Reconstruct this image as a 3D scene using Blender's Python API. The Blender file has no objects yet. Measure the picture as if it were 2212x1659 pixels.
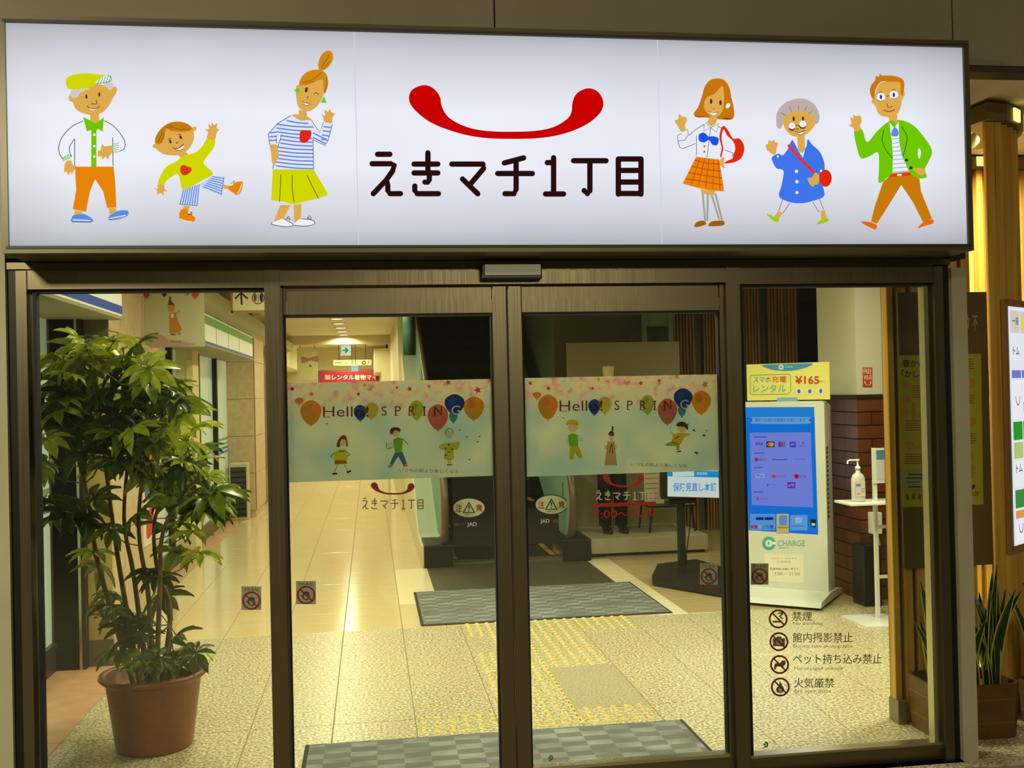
import bpy, bmesh, math, random
from mathutils import Vector, Matrix
from mathutils.geometry import tessellate_polygon
random.seed(7)
sc = bpy.context.scene
COL = sc.collection
R = math.radians
# ---------------------------------------------------------------- camera
W, H, F = 2212, 1659, 2217.87
YAW, PIT, ROL = R(7.89), R(.494), R(-1.26)
CAM = Vector((0, -4.1, 1.6))
_cy, _sy, _cp, _sp = math.cos(YAW), math.sin(YAW), math.cos(PIT), math.sin(PIT)
fw = Vector((_sy*_cp, _cy*_cp, _sp)); rt = Vector((_cy, -_sy, 0)); up = rt.cross(fw)
rt, up = rt*math.cos(ROL)+up*math.sin(ROL), up*math.cos(ROL)-rt*math.sin(ROL)
cd = bpy.data.cameras.new('camera'); cam = bpy.data.objects.new('camera', cd); COL.objects.link(cam)
cd.sensor_width = 36; cd.lens = F/W*36; cd.clip_end = 200
mw = Matrix.Identity(4)
for i in range(3):
    mw[i][0], mw[i][1], mw[i][2], mw[i][3] = rt[i], up[i], -fw[i], CAM[i]
cam.matrix_world = mw
sc.camera = cam
sc.view_settings.view_transform = 'Standard'; sc.view_settings.look = 'None'
sc.view_settings.exposure = 0.0; sc.view_settings.gamma = 1.0
sc.view_settings.use_curve_mapping = False
# ---------------------------------------------------------------- world + large lights
wd = bpy.data.worlds.new('night'); sc.world = wd; wd.use_nodes = True
wd.node_tree.nodes['Background'].inputs[0].default_value = (.55, .5, .32, 1)
wd.node_tree.nodes['Background'].inputs[1].default_value = .10
WARM = (1, .925, .67)

def area(name, loc, rot, sx, sy, power, col=WARM, spread=180):
    l = bpy.data.lights.new(name, 'AREA'); l.shape = 'RECTANGLE'; l.size = sx; l.size_y = sy
    l.energy = power; l.color = col; l.spread = R(spread)
    o = bpy.data.objects.new(name, l); COL.objects.link(o); o.location = loc; o.rotation_euler = rot
    return o

area('concourse_light', (-2.2, -3.2, 3.25), (R(14), 0, 0), .5, .5, 125, (1, .94, .7))
area('concourse_light', (1.6, -7.5, 3.25), (R(30), 0, 0), 2.4, .3, 105, (1, .94, .7))

# ---------------------------------------------------------------- helpers
def lin(c):
    return tuple(((v/255)/12.92 if v/255 <= .04045 else ((v/255+.055)/1.055)**2.4) for v in c)

MATS = {}
def mat(name, rgb, rough=.5, metal=0, spec=.5, emit=0, trans=0):
    if name in MATS: return MATS[name]
    m = bpy.data.materials.new(name); m.use_nodes = True
    b = m.node_tree.nodes['Principled BSDF']
    c = (*lin(rgb), 1)
    b.inputs['Base Color'].default_value = c; b.inputs['Roughness'].default_value = rough
    b.inputs['Metallic'].default_value = metal; b.inputs['Specular IOR Level'].default_value = spec
    if emit:
        b.inputs['Emission Color'].default_value = c; b.inputs['Emission Strength'].default_value = emit
    if trans: b.inputs['Transmission Weight'].default_value = trans
    MATS[name] = m
    return m

def nt(m):
    t = m.node_tree
    return t, t.nodes, t.links, t.nodes['Principled BSDF']

def noisy(name, a, b, scale, rough=.5, detail=4, metal=0, spec=.5, lo=.35, hi=.65, stretch=(1, 1, 1), bump=0, co='Position'):
    """two-colour procedural material on world position"""
    if name in MATS: return MATS[name]
    m = mat(name, a, rough, metal, spec); t, N, L, P = nt(m)
    g = N.new('ShaderNodeNewGeometry') if co == 'Position' else N.new('ShaderNodeTexCoord')
    mp = N.new('ShaderNodeMapping'); mp.inputs['Scale'].default_value = stretch
    n = N.new('ShaderNodeTexNoise'); n.inputs['Scale'].default_value = scale; n.inputs['Detail'].default_value = detail
    r = N.new('ShaderNodeValToRGB'); e = r.color_ramp.elements
    e[0].position, e[1].position = lo, hi; e[0].color = (*lin(a), 1); e[1].color = (*lin(b), 1)
    L.new(g.outputs[co], mp.inputs[0]); L.new(mp.outputs[0], n.inputs[0]); L.new(n.outputs[0], r.inputs[0]); L.new(r.outputs[0], P.inputs['Base Color'])
    if bump:
        bp = N.new('ShaderNodeBump'); bp.inputs['Strength'].default_value = bump; bp.inputs['Distance'].default_value = .003
        L.new(n.outputs[0], bp.inputs['Height']); L.new(bp.outputs[0], P.inputs['Normal'])
    return m

def emitm(rgb, k=1.0):
    key = 'glow_%d_%d_%d_%g' % (*rgb, k)
    if key in MATS: return MATS[key]
    m = bpy.data.materials.new(key); m.use_nodes = True; t = m.node_tree
    for n in list(t.nodes): t.nodes.remove(n)
    e = t.nodes.new('ShaderNodeEmission'); o = t.nodes.new('ShaderNodeOutputMaterial')
    e.inputs[0].default_value = (*lin(rgb), 1); e.inputs[1].default_value = k
    t.links.new(e.outputs[0], o.inputs[0]); MATS[key] = m
    return m

def glassm(name, tint=(240, 244, 236), refl=.06, haze=0):
    """thin pane: tinted see-through plus a fresnel mirror layer"""
    if name in MATS: return MATS[name]
    m = bpy.data.materials.new(name); m.use_nodes = True; t = m.node_tree; N = t.nodes; L = t.links
    for n in list(N): N.remove(n)
    tr = N.new('ShaderNodeBsdfTransparent'); tr.inputs[0].default_value = (*lin(tint), 1)
    gl = N.new('ShaderNodeBsdfGlossy'); gl.inputs['Roughness'].default_value = .02
    fr = N.new('ShaderNodeLayerWeight'); fr.inputs[0].default_value = .12
    ma = N.new('ShaderNodeMath'); ma.operation = 'MULTIPLY'; ma.inputs[1].default_value = .5
    ad = N.new('ShaderNodeMath'); ad.inputs[1].default_value = refl
    mx = N.new('ShaderNodeMixShader'); o = N.new('ShaderNodeOutputMaterial')
    L.new(fr.outputs['Fresnel'], ma.inputs[0]); L.new(ma.outputs[0], ad.inputs[0]); L.new(ad.outputs[0], mx.inputs[0])
    L.new(tr.outputs[0], mx.inputs[1]); L.new(gl.outputs[0], mx.inputs[2])
    out = mx.outputs[0]
    if haze:
        df = N.new('ShaderNodeBsdfDiffuse'); df.inputs[0].default_value = (.5, .72, .56, 1)
        tl = N.new('ShaderNodeBsdfTranslucent'); tl.inputs[0].default_value = (.5, .72, .56, 1)
        a2 = N.new('ShaderNodeMixShader'); L.new(df.outputs[0], a2.inputs[1]); L.new(tl.outputs[0], a2.inputs[2])
        m2 = N.new('ShaderNodeMixShader'); m2.inputs[0].default_value = haze
        L.new(out, m2.inputs[1]); L.new(a2.outputs[0], m2.inputs[2]); out = m2.outputs[0]
    L.new(out, o.inputs[0]); MATS[name] = m
    return m

def filmm(rgb, see=.22):
    """printed window film: scatters light from both sides, lets some through"""
    key = 'film_%d_%d_%d_%g' % (*rgb, see)
    if key in MATS: return MATS[key]
    m = bpy.data.materials.new(key); m.use_nodes = True; t = m.node_tree; N = t.nodes; L = t.links
    for n in list(N): N.remove(n)
    c = (*lin(rgb), 1)
    df = N.new('ShaderNodeBsdfDiffuse'); df.inputs[0].default_value = c
    tl = N.new('ShaderNodeBsdfTranslucent'); tl.inputs[0].default_value = c
    tr = N.new('ShaderNodeBsdfTransparent'); tr.inputs[0].default_value = c
    a = N.new('ShaderNodeMixShader'); a.inputs[0].default_value = .62
    b = N.new('ShaderNodeMixShader'); b.inputs[0].default_value = see; o = N.new('ShaderNodeOutputMaterial')
    L.new(df.outputs[0], a.inputs[1]); L.new(tl.outputs[0], a.inputs[2]); L.new(a.outputs[0], b.inputs[1]); L.new(tr.outputs[0], b.inputs[2]); L.new(b.outputs[0], o.inputs[0])
    MATS[key] = m
    return m

WM = {}           # world matrices of Empties
def thing(name, label, cat, loc=(0, 0, 0), rz=0, group=None, kind=None):
    o = bpy.data.objects.new(name, None); COL.objects.link(o); o.empty_display_size = .05
    o.location = loc; o.rotation_euler = (0, 0, rz)
    WM[o] = Matrix.Translation(loc) @ Matrix.Rotation(rz, 4, 'Z')
    tag(o, label, cat, group, kind)
    return o

def tag(o, label=None, cat=None, group=None, kind=None):
    if kind: o['kind'] = kind
    if label: o['label'] = label
    if cat: o['category'] = cat
    if group: o['group'] = group
    return o

class MB:
    def __init__(s): s.v = []; s.f = []; s.m = []; s.sm = []
    def add(s, vs, fs, mi=0, smooth=False):
        k = len(s.v); s.v += [tuple(v) for v in vs]
        for f in fs: s.f.append([i+k for i in f]); s.m.append(mi); s.sm.append(smooth)
        return s
    def box(s, x0, x1, y0, y1, z0, z1, mi=0):
        v = [(x, y, z) for z in (z0, z1) for y in (y0, y1) for x in (x0, x1)]
        return s.add(v, [(0, 2, 3, 1), (4, 5, 7, 6), (0, 1, 5, 4), (2, 6, 7, 3), (0, 4, 6, 2), (1, 3, 7, 5)], mi)
    def bbox(s, x0, x1, y0, y1, z0, z1, b=.006, mi=0):
        """box with all edges bevelled"""
        bm = bmesh.new(); bmesh.ops.create_cube(bm, size=1)
        for v in bm.verts: v.co = Vector(((x0+x1)/2+v.co.x*(x1-x0), (y0+y1)/2+v.co.y*(y1-y0), (z0+z1)/2+v.co.z*(z1-z0)))
        bmesh.ops.bevel(bm, geom=bm.edges[:], offset=b, segments=2, profile=.5, affect='EDGES')
        bm.verts.index_update(); s.add([v.co for v in bm.verts], [[v.index for v in f.verts] for f in bm.faces], mi); bm.free()
        return s
    def tube(s, path, r, n=8, mi=0, caps=True, up=Vector((0, 0, 1))):
        path = [Vector(p) for p in path]; rs = r if isinstance(r, (list, tuple)) else [r]*len(path); vs = []; prev = None
        for i, p in enumerate(path):
            d = (path[min(i+1, len(path)-1)]-path[max(i-1, 0)]).normalized()
            a = prev if prev else (up if abs(d.dot(up)) < .95 else Vector((1, 0, 0)))
            x = (a-d*a.dot(d)).normalized(); y = d.cross(x); prev = x
            vs += [p+(x*math.cos(2*math.pi*k/n)+y*math.sin(2*math.pi*k/n))*rs[i] for k in range(n)]
        fs = [(i*n+k, i*n+(k+1) % n, (i+1)*n+(k+1) % n, (i+1)*n+k) for i in range(len(path)-1) for k in range(n)]
        s.add(vs, fs, mi, True)
        if caps: s.add(vs[:n], [tuple(range(n))[::-1]], mi); s.add(vs[-n:], [tuple(range(n))], mi)
        return s
    def lathe(s, prof, cx, cy, n=32, mi=0, sx=1, sy=1):
        vs = [(cx+r*sx*math.cos(2*math.pi*k/n), cy+r*sy*math.sin(2*math.pi*k/n), z) for r, z in prof for k in range(n)]
        fs = [(i*n+k, i*n+(k+1) % n, (i+1)*n+(k+1) % n, (i+1)*n+k) for i in range(len(prof)-1) for k in range(n)]
        return s.add(vs, fs, mi, True)
    def disc(s, c, r, ax='z', n=24, mi=0):
        vs = []
        for k in range(n):
            a, b = r*math.cos(2*math.pi*k/n), r*math.sin(2*math.pi*k/n)
            vs.append((c[0]+a, c[1]+b, c[2]) if ax == 'z' else (c[0]+a, c[1], c[2]+b) if ax == 'y' else (c[0], c[1]+a, c[2]+b))
        return s.add(vs, [tuple(range(n))], mi)
    def prism(s, poly, a0, a1, ax='x', mi=0):
        """extrude a 2D polygon along an axis; poly in the two other axes (x: yz, y: xz, z: xy)"""
        def P(u, v, a): return (a, u, v) if ax == 'x' else (u, a, v) if ax == 'y' else (u, v, a)
        n = len(poly); vs = [P(*p, a0) for p in poly]+[P(*p, a1) for p in poly]
        fs = [(k, (k+1) % n, n+(k+1) % n, n+k) for k in range(n)]
        for t in tessellate_polygon([[Vector((*p, 0)) for p in poly]]):
            fs.append(tuple(t)); fs.append(tuple(n+i for i in t[::-1]))
        return s.add(vs, fs, mi)
    def build(s, name, mats, parent=None, local=False, label=None, cat=None, group=None, kind=None, smooth=None):
        me = bpy.data.meshes.new(name); me.from_pydata(s.v, [], s.f); me.update()
        for m in (mats if isinstance(mats, (list, tuple)) else [mats]): me.materials.append(m)
        me.polygons.foreach_set('material_index', s.m)
        me.polygons.foreach_set('use_smooth', [smooth if smooth is not None else x for x in s.sm])
        bm = bmesh.new(); bm.from_mesh(me); bmesh.ops.recalc_face_normals(bm, faces=bm.faces); bm.to_mesh(me); bm.free()
        return link(name, me, parent, local, label, cat, group, kind)

def link(name, me, parent=None, local=False, label=None, cat=None, group=None, kind=None, loc=None, rz=0):
    o = bpy.data.objects.new(name, me); COL.objects.link(o)
    if parent:
        o.parent = parent
        if not local and parent in WM: o.matrix_parent_inverse = WM[parent].inverted()
    if parent and local and parent in WM and loc is None: WM[o] = WM[parent]
    if loc is not None: o.location = loc
    if rz: o.rotation_euler = (0, 0, rz)
    return tag(o, label, cat, group, kind)

def ray(px, py): return fw+rt*((px-W/2)/F)-up*((py-H/2)/F)
def PY(px, py, Y):
    d = ray(px, py); return CAM+d*((Y-CAM.y)/d.y)

class Pl:
    """a flat printable surface: origin, right, up (unit); faces right x up"""
    def __init__(s, O, ux, uz): s.O, s.u, s.w = Vector(O), Vector(ux).normalized(), Vector(uz).normalized(); s.n = s.u.cross(s.w)
    def px(s, x, y):
        d = ray(x, y); p = CAM+d*((s.O-CAM).dot(s.n)/d.dot(s.n))-s.O
        return p.dot(s.u), p.dot(s.w)
    def at(s, a, b, k): return s.O+s.u*a+s.w*b+s.n*k
def front(Y): return Pl((0, Y, 0), (1, 0, 0), (0, 0, 1))

def cr(pts, closed=True, k=5):
    """Catmull-Rom smoothing"""
    n = len(pts); out = []
    for i in range(n if closed else n-1):
        g = (lambda j: pts[j % n]) if closed else (lambda j: pts[min(max(j, 0), n-1)])
        p0, p1, p2, p3 = g(i-1), g(i), g(i+1), g(i+2)
        for t in range(k):
            u = t/k
            out.append(tuple(.5*((2*b)+(-a+c)*u+(2*a-5*b+4*c-d)*u*u+(-a+3*b-3*c+d)*u**3) for a, b, c, d in zip(p0, p1, p2, p3)))
    if not closed: out.append(tuple(pts[-1]))
    return out

_fc = {}
def glyphs(body, off=0):
    key = (body, off)
    if key not in _fc:
        c = bpy.data.curves.new('t', 'FONT'); c.body = body; c.size = 1; c.offset = off; c.resolution_u = 3
        o = bpy.data.objects.new('t', c); COL.objects.link(o)
        me = bpy.data.meshes.new_from_object(o.evaluated_get(bpy.context.evaluated_depsgraph_get()))
        v = [(p.co.x, p.co.y) for p in me.vertices]; f = [tuple(p.vertices) for p in me.polygons]
        bpy.data.objects.remove(o); bpy.data.curves.remove(c); bpy.data.meshes.remove(me)
        _fc[key] = (v, f)
    return _fc[key]

class Draw:
    """flat print on a plane. coordinates: photo crop (ox,oy,s) or plane metres (s=None)"""
    def __init__(s, pl, ox=0, oy=0, k=1, mode='diff', gap=.0006, step=.00012, metres=False, arg=None):
        s.pl, s.ox, s.oy, s.k, s.mode, s.z, s.step, s.me, s.arg = pl, ox, oy, k, mode, gap, step, metres, arg
        s.mb = MB(); s.mats = []; s.key = {}
    def xy(s, p): return p if s.me else s.pl.px(s.ox+p[0]*s.k, s.oy+p[1]*s.k)
    def mi(s, col):
        if col not in s.key:
            s.key[col] = len(s.mats)
            s.mats.append(emitm(col, s.arg or 1) if s.mode == 'emit' else filmm(col, s.arg or .22) if s.mode == 'film' else mat('print_%d_%d_%d' % col, col, .6))
        return s.key[col]
    def raw(s, col, q):
        s.z += s.step
        vs = [s.pl.at(a, b, s.z) for a, b in q]
        fs = [tuple(t) for t in tessellate_polygon([[Vector((a, b, 0)) for a, b in q]])]
        s.mb.add(vs, fs, s.mi(col))
    def p(s, col, *pts): s.raw(col, [s.xy(q) for q in pts]); return s
    def s_(s, col, *pts): s.raw(col, [s.xy(q) for q in cr(pts)]); return s
    def e(s, col, cx, cy, rx, ry=None, rot=0, n=20):
        ry = ry or rx; c, d = math.cos(rot), math.sin(rot)
        s.raw(col, [s.xy((cx+rx*math.cos(t)*c-ry*math.sin(t)*d, cy+rx*math.cos(t)*d+ry*math.sin(t)*c)) for t in [2*math.pi*i/n for i in range(n)]]); return s
    def rect(s, col, x0, y0, x1, y1): return s.p(col, (x0, y0), (x1, y0), (x1, y1), (x0, y1))
    def l(s, col, w, *pts, smooth=True):
        pts = cr(pts, False, 4) if smooth and len(pts) > 2 else list(pts); s.z += s.step
        A, B = [], []
        for i, p in enumerate(pts):
            a, b = pts[max(i-1, 0)], pts[min(i+1, len(pts)-1)]
            d = Vector((b[0]-a[0], b[1]-a[1])).normalized()*(w/2)
            A.append((p[0]-d.y, p[1]+d.x)); B.append((p[0]+d.y, p[1]-d.x))
        q = [s.xy(p) for p in A+B]; n = len(A)
        s.mb.add([s.pl.at(a, b, s.z) for a, b in q], [(i, i+1, n+i+1, n+i) for i in range(n-1)], s.mi(col)); return s
    def ring(s, col, cx, cy, r, w, ry=1):
        n = 28; s.z += s.step
        q = [s.xy((cx+rr*math.cos(2*math.pi*i/n), cy+rr*ry*math.sin(2*math.pi*i/n))) for rr in (r-w/2, r+w/2) for i in range(n)]
        s.mb.add([s.pl.at(a, b, s.z) for a, b in q], [(i, (i+1) % n, n+(i+1) % n, n+i) for i in range(n)], s.mi(col)); return s
    def t(s, col, body, x0, y0, x1, y1, off=0, slant=0):
        """text fitted to the box left,top,right,bottom"""
        v, f = glyphs(body, off); s.z += s.step
        if not v: return s
        a0, a1 = min(p[0] for p in v), max(p[0] for p in v); b0, b1 = min(p[1] for p in v), max(p[1] for p in v)
        q = []
        for a, b in v:
            u, w = (a-a0)/(a1-a0), (b-b0)/max(b1-b0, 1e-6)
            q.append(s.xy((x0+(x1-x0)*u, y1+(y0-y1)*w+slant*u)))
        s.mb.add([s.pl.at(a, b, s.z) for a, b in q], f, s.mi(col)); return s
    def lines(s, col, x0, x1, ys, h=3, jit=.3):
        for y in ys: s.rect(col, x0, y, x1-(x1-x0)*random.random()*jit, y+h)
        return s
    def build(s, name, parent=None, **k): return s.mb.build(name, s.mats, parent, **k)

# ---------------------------------------------------------------- materials
STEEL = mat('bronze_steel', (112, 102, 76), .3, .92)
t_, N_, L_, P_ = nt(STEEL)
g_ = N_.new('ShaderNodeNewGeometry'); m_ = N_.new('ShaderNodeMapping'); m_.inputs['Scale'].default_value = (160, 160, 2)
n_ = N_.new('ShaderNodeTexNoise'); n_.inputs['Scale'].default_value = 1.0
r_ = N_.new('ShaderNodeMapRange'); r_.inputs['To Min'].default_value = .26; r_.inputs['To Max'].default_value = .44
L_.new(g_.outputs['Position'], m_.inputs[0]); L_.new(m_.outputs[0], n_.inputs[0]); L_.new(n_.outputs[0], r_.inputs[0]); L_.new(r_.outputs[0], P_.inputs['Roughness'])
STEEL_L = mat('light_steel', (190, 184, 150), .25, .9)
DARK = mat('dark_metal', (38, 36, 28), .45, .6)
BLACK = mat('black_plastic', (22, 22, 20), .4)
GASK = mat('black_gasket', (14, 13, 9), .7)
WALLP = noisy('beige_wall_paint', (178, 172, 138), (168, 160, 124), 3, .7)
FASC = noisy('fascia_paint', (150, 142, 116), (136, 129, 104), 1.3, .55, lo=.3, hi=.7)
GLASS = glassm('door_glass')
GRAN = noisy('granite', (238, 228, 190), (150, 138, 100), 70, .3, 3, lo=.36, hi=.60)
GRANG = noisy('grey_granite', (206, 198, 168), (150, 142, 112), 95, .35, 3, lo=.34, hi=.62)
PINK = noisy('pink_stone', (212, 166, 128), (196, 148, 110), 9, .35, 5)
TILEA = noisy('polished_beige_tile', (222, 205, 160), (214, 194, 148), 4, .13, 3, stretch=(1, 9, 1))
TILEC = mat('cream_tile', (246, 232, 190), .2)
TILED = noisy('tan_tile', (196, 176, 128), (184, 164, 116), 4, .16, 3, stretch=(1, 9, 1))
GROUT = mat('grout', (150, 138, 104), .9)
CEIL = mat('ceiling_paint', (222, 212, 176), .8)
WALLI = mat('interior_wall', (224, 212, 172), .7)
STONE = noisy('pillar_stone', (206, 182, 148), (192, 166, 132), 14, .4)
WOOD = noisy('honey_wood', (224, 176, 72), (188, 138, 44), 1.0, .5, 4, stretch=(30, 30, 1.2))
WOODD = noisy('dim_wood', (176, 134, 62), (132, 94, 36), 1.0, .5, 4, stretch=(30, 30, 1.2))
BOARDB = noisy('brown_board', (104, 82, 34), (96, 74, 28), 2, .5)
FROST = mat('frosted_shop_glass', (196, 214, 196), .25, 0, .5, emit=.22)  # own glow stands in for shop light behind the panes
TERRA = noisy('terracotta_plastic', (134, 70, 8), (118, 60, 5), 6, .4)
PLNT = noisy('planter_brown', (104, 74, 18), (86, 60, 12), 12, .5)
WHITEM = mat('white_powder_coat', (232, 232, 224), .35)
# ================================================================ SETTING: floors
fl = MB().box(-2.6, 6.2, -.12, 21, -.2, -.005).build('floor', GROUT); tag(fl, kind='structure')
_tile = {}
def tile(x0, x1, y0, y1, m, name='floor_tile', parent=fl):
    w, d = round(x1-x0, 3), round(y1-y0, 3); key = (w, d, m.name)
    if key not in _tile:
        b = MB(); g = .0022; w2, d2 = w/2-g, d/2-g; e = .0015
        vs = [(sx*w2, sy*d2, -.02) for sx, sy in ((-1, -1), (1, -1), (1, 1), (-1, 1))]+[(sx*w2, sy*d2, -e) for sx, sy in ((-1, -1), (1, -1), (1, 1), (-1, 1))]+[(sx*(w2-e), sy*(d2-e), 0) for sx, sy in ((-1, -1), (1, -1), (1, 1), (-1, 1))]
        fs = [(k, (k+1) % 4, 4+(k+1) % 4, 4+k) for k in range(4)]+[(4+k, 4+(k+1) % 4, 8+(k+1) % 4, 8+k) for k in range(4)]+[(8, 9, 10, 11)]
        me = bpy.data.meshes.new('floor_tile'); me.from_pydata(vs, [], fs); me.materials.append(m); me.update(); _tile[key] = me
    return link(name, _tile[key], parent, loc=((x0+x1)/2, (y0+y1)/2, 0))
def cells(a, b, joints):
    q = [a]+[j for j in joints if a+.03 < j < b-.03]+[b]
    return list(zip(q, q[1:]))
JX = [-.209+.397*k for k in range(-5, 18)]
for x0, x1 in cells(-1.475, 5.8, JX):
    for y0, y1 in cells(-.1, 3.0, (.2, 1.0, 1.8, 2.6)):
        grey = x0 > .9 and x1 < 1.45 and .9 < y0 < 1.1
        tile(x0, x1, y0, y1, GRANG if grey else GRAN)
for y0, y1 in cells(-.1, 3.0, (.2, 1.0, 1.8, 2.6)): tile(-2.05, -1.475, y0, y1, PINK)
for y0, y1 in cells(3.0, 10.2, [3+.8*k for k in range(10)]): tile(-2.05, -1.69, y0, y1, PINK)
YB = [3.0+.6*k for k in range(30)]
for x0, x1 in cells(-1.69, .188, JX):
    for y0, y1 in cells(3.0, 20.6, YB): tile(x0, x1, y0, y1, TILEA)
for y0, y1 in cells(3.0, 5.4, (3.82, 4.62)): tile(.188, .49, y0, y1, TILEC if y0 > 3.5 else TILEA)
for y0, y1 in cells(5.4, 20.6, YB): tile(.188, .46, y0, y1, TILEA)
for y0, y1 in cells(3.0, 5.5, (3.8, 4.6)): tile(2.0, 2.22, y0, y1, TILEC)
tile(.49, 2.0, 3.0, 4.2, TILEA)
for x0, x1 in cells(2.22, 5.8, [2.22+.5*k for k in range(1, 8)]):
    for y0, y1 in cells(3.0, 7.2, [3+.5*k for k in range(1, 9)]): tile(x0, x1, y0, y1, TILED)
LAND = mat('ribbed_landing_plate', (118, 112, 92), .4, .7)
lp = MB().box(.49, 2.0, 4.2, 5.75, -.02, -.001)
for k in range(38): lp.box(.495+.0396*k, .515+.0396*k, 4.21, 5.74, -.001, .003)
lp.build('landing_plate', LAND, fl)
go = MB().box(-9, 9, -12, -.12, -.25, -.04).build('floor_outside', noisy('outdoor_paving', (150, 142, 112), (120, 112, 88), 20, .6)); tag(go, kind='structure')
# tactile studs
tp = thing('tactile_paving', 'yellow tactile dots set into the speckled floor between the two grey mats', 'tactile paving', (1, 1.8, 0))
sb = MB(); prof = [(.0145, 0), (.0135, .0025), (.010, .0048), (.005, .0055)]
sb.lathe(prof, 0, 0, 8); sb.disc((0, 0, .0055), .005, n=8)
STUD = mat('yellow_stud', (236, 208, 100), .3)
P0 = .0687; pts = set()
gx = lambda k: .2225+P0*k
gy = lambda k: .787+.0700*k
for i in range(24):
    for j in range(33):
        x, y = gx(i), gy(j)
        if (i <= 16 and j <= 3) or (6 <= i <= 10 and 3 < j) or (i == 11 and 3 < j) or (11 <= i <= 16 and 15 <= j < 27) or (6 <= i <= 22 and 27 <= j):
            if i == 6 or i == 7:
                if 20 < j < 27: continue
            pts.add((j, i, x, y))
pts = sorted(pts)
me0 = None
for j, i, x, y in pts[:300]:
    if me0 is None:
        o = sb.build('tactile_stud', STUD, tp); me0 = o.data; o.location = (x, y, 0)
    else: o = link('tactile_stud', me0, tp, loc=(x, y, 0))
far = MB()
for j, i, x, y in pts[300:]:
    far.add([(a+x, b+y, c) for a, b, c in sb.v], sb.f, 0, True)
if far.v: far.build('far_tactile_studs', STUD, tp, kind='stuff')
# ================================================================ SETTING: interior walls and ceiling
wl = MB().box(-2.3, -1.96, .1, 21, 0, 3.3).build('wall_left', WALLI); tag(wl, kind='structure')
wb = MB().box(-2.3, .46, 20.6, 20.9, 0, 3.2).build('wall_back', WALLI); tag(wb, kind='structure')
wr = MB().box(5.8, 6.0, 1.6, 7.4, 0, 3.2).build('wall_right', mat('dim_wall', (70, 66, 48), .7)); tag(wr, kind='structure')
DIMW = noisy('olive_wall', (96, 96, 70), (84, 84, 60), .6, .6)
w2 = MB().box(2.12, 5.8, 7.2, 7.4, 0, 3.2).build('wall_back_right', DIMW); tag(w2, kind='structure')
ce = MB().box(-2.3, .4, .08, 20.9, 2.75, 2.85).box(.4, 2.53, .08, 6.1, 2.75, 2.85).box(2.53, 6.0, 1.9, 7.4, 2.75, 2.85).build('ceiling', CEIL); tag(ce, kind='structure')
SHF = mat('shaft_shade', (16, 18, 15), .8)  # darkness of the unlit upper void put into the wall colour
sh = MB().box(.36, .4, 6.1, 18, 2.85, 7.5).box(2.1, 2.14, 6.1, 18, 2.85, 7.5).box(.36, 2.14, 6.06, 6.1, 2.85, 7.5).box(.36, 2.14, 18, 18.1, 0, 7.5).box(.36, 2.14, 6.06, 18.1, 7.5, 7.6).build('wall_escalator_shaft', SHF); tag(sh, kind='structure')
cb = MB().box(-1.96, .4, 15.4, 15.6, 2.58, 2.75).build('trim_1', mat('beam_paint', (206, 190, 152), .8)); tag(cb, kind='structure')
cb = MB()
cb.box(.1, .42, 15.6, 20.6, 2.05, 2.5).box(.22, .42, 15.6, 20.6, 1.75, 2.05); o = cb.build('trim_2', WALLI); tag(o, kind='structure')
# cornice above the shops
co = MB().prism([(-1.96, 2.40), (-1.56, 2.40), (-1.50, 2.45), (-1.42, 2.47), (-1.40, 2.60), (-1.96, 2.64)], 3.9, 15.4, 'y').build('trim_3', mat('cornice_grey', (176, 166, 134), .7)); tag(co, kind='structure')
# ---- shopfronts along the left wall
FRD = mat('shop_frame_black', (24, 24, 20), .4, .3)
def shopwin(n, y0, y1, bars, x=-1.885, base=.14):
    w = MB().box(x-.05, x, y0, y1, 0, base).box(x-.05, x+.01, y0, y1, base, base+.03).build('window_%d' % n, mat('shop_plinth', (62, 58, 46), .4, .4)); tag(w, kind='structure')
    ys = [y0]+bars+[y1]
    for a, b in zip(ys, ys[1:]):
        MB().box(x-.035, x-.02, a, b, base+.03, 2.1).build('pane', FROST, w)
    for b in bars: MB().box(x-.05, x+.035, b-.035, b+.035, base, 2.1).build('mullion', FRD, w)
    return w
w1 = shopwin(1, .2, 2.35, [1.2])
w3 = shopwin(3, 4.3, 6.45, [5.15, 5.98])
w4 = shopwin(4, 6.8, 10.1, [7.55, 8.85])
for k, (c, z) in enumerate((((110, 176, 92), 1.065), ((110, 176, 92), 1.01), ((70, 130, 190), .95), ((70, 130, 190), .895))):
    for w, a, b in ((w1, .2, 2.35), (w3, 4.3, 6.45), (w4, 6.8, 10.1)):
        MB().box(-1.905, -1.9035, a, b, z, z+(.03 if k != 1 else .02)).build('stripe', mat('stripe_%d' % c[0], c, .5), w)
# sliding shop door recess: black, with a chrome edge, and the stained yellow pillar
dd = MB().box(-1.894, -1.75, 2.36, 2.43, 0, 2.12).build('door_3', mat('dark_recess', (14, 13, 12), .6, 0, .15)); tag(dd, kind='structure')
MB().box(-1.75, -1.735, 2.35, 2.43, 0, 2.1).build('edge_trim', STEEL_L, dd)
MB().box(-1.735, -1.715, 2.36, 2.43, 0, 2.1).build('dark_jamb', mat('maroon_jamb', (48, 30, 24), .5), dd)
YEL = noisy('stained_yellow_panel', (204, 178, 116), (176, 140, 60), 2.2, .6, lo=.3, hi=.75)
pil = MB().box(-1.96, -1.64, 2.44, 4.2, 0, 2.75).build('pillar', STONE); tag(pil, kind='structure')
MB().box(-1.713, -1.57, 2.42, 2.439, .16, 1.96).build('face_panel', YEL, pil)
MB().box(-1.713, -1.57, 2.415, 2.439, 0, .16).build('plinth', mat('grey_plinth', (96, 90, 74), .6), pil)
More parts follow.
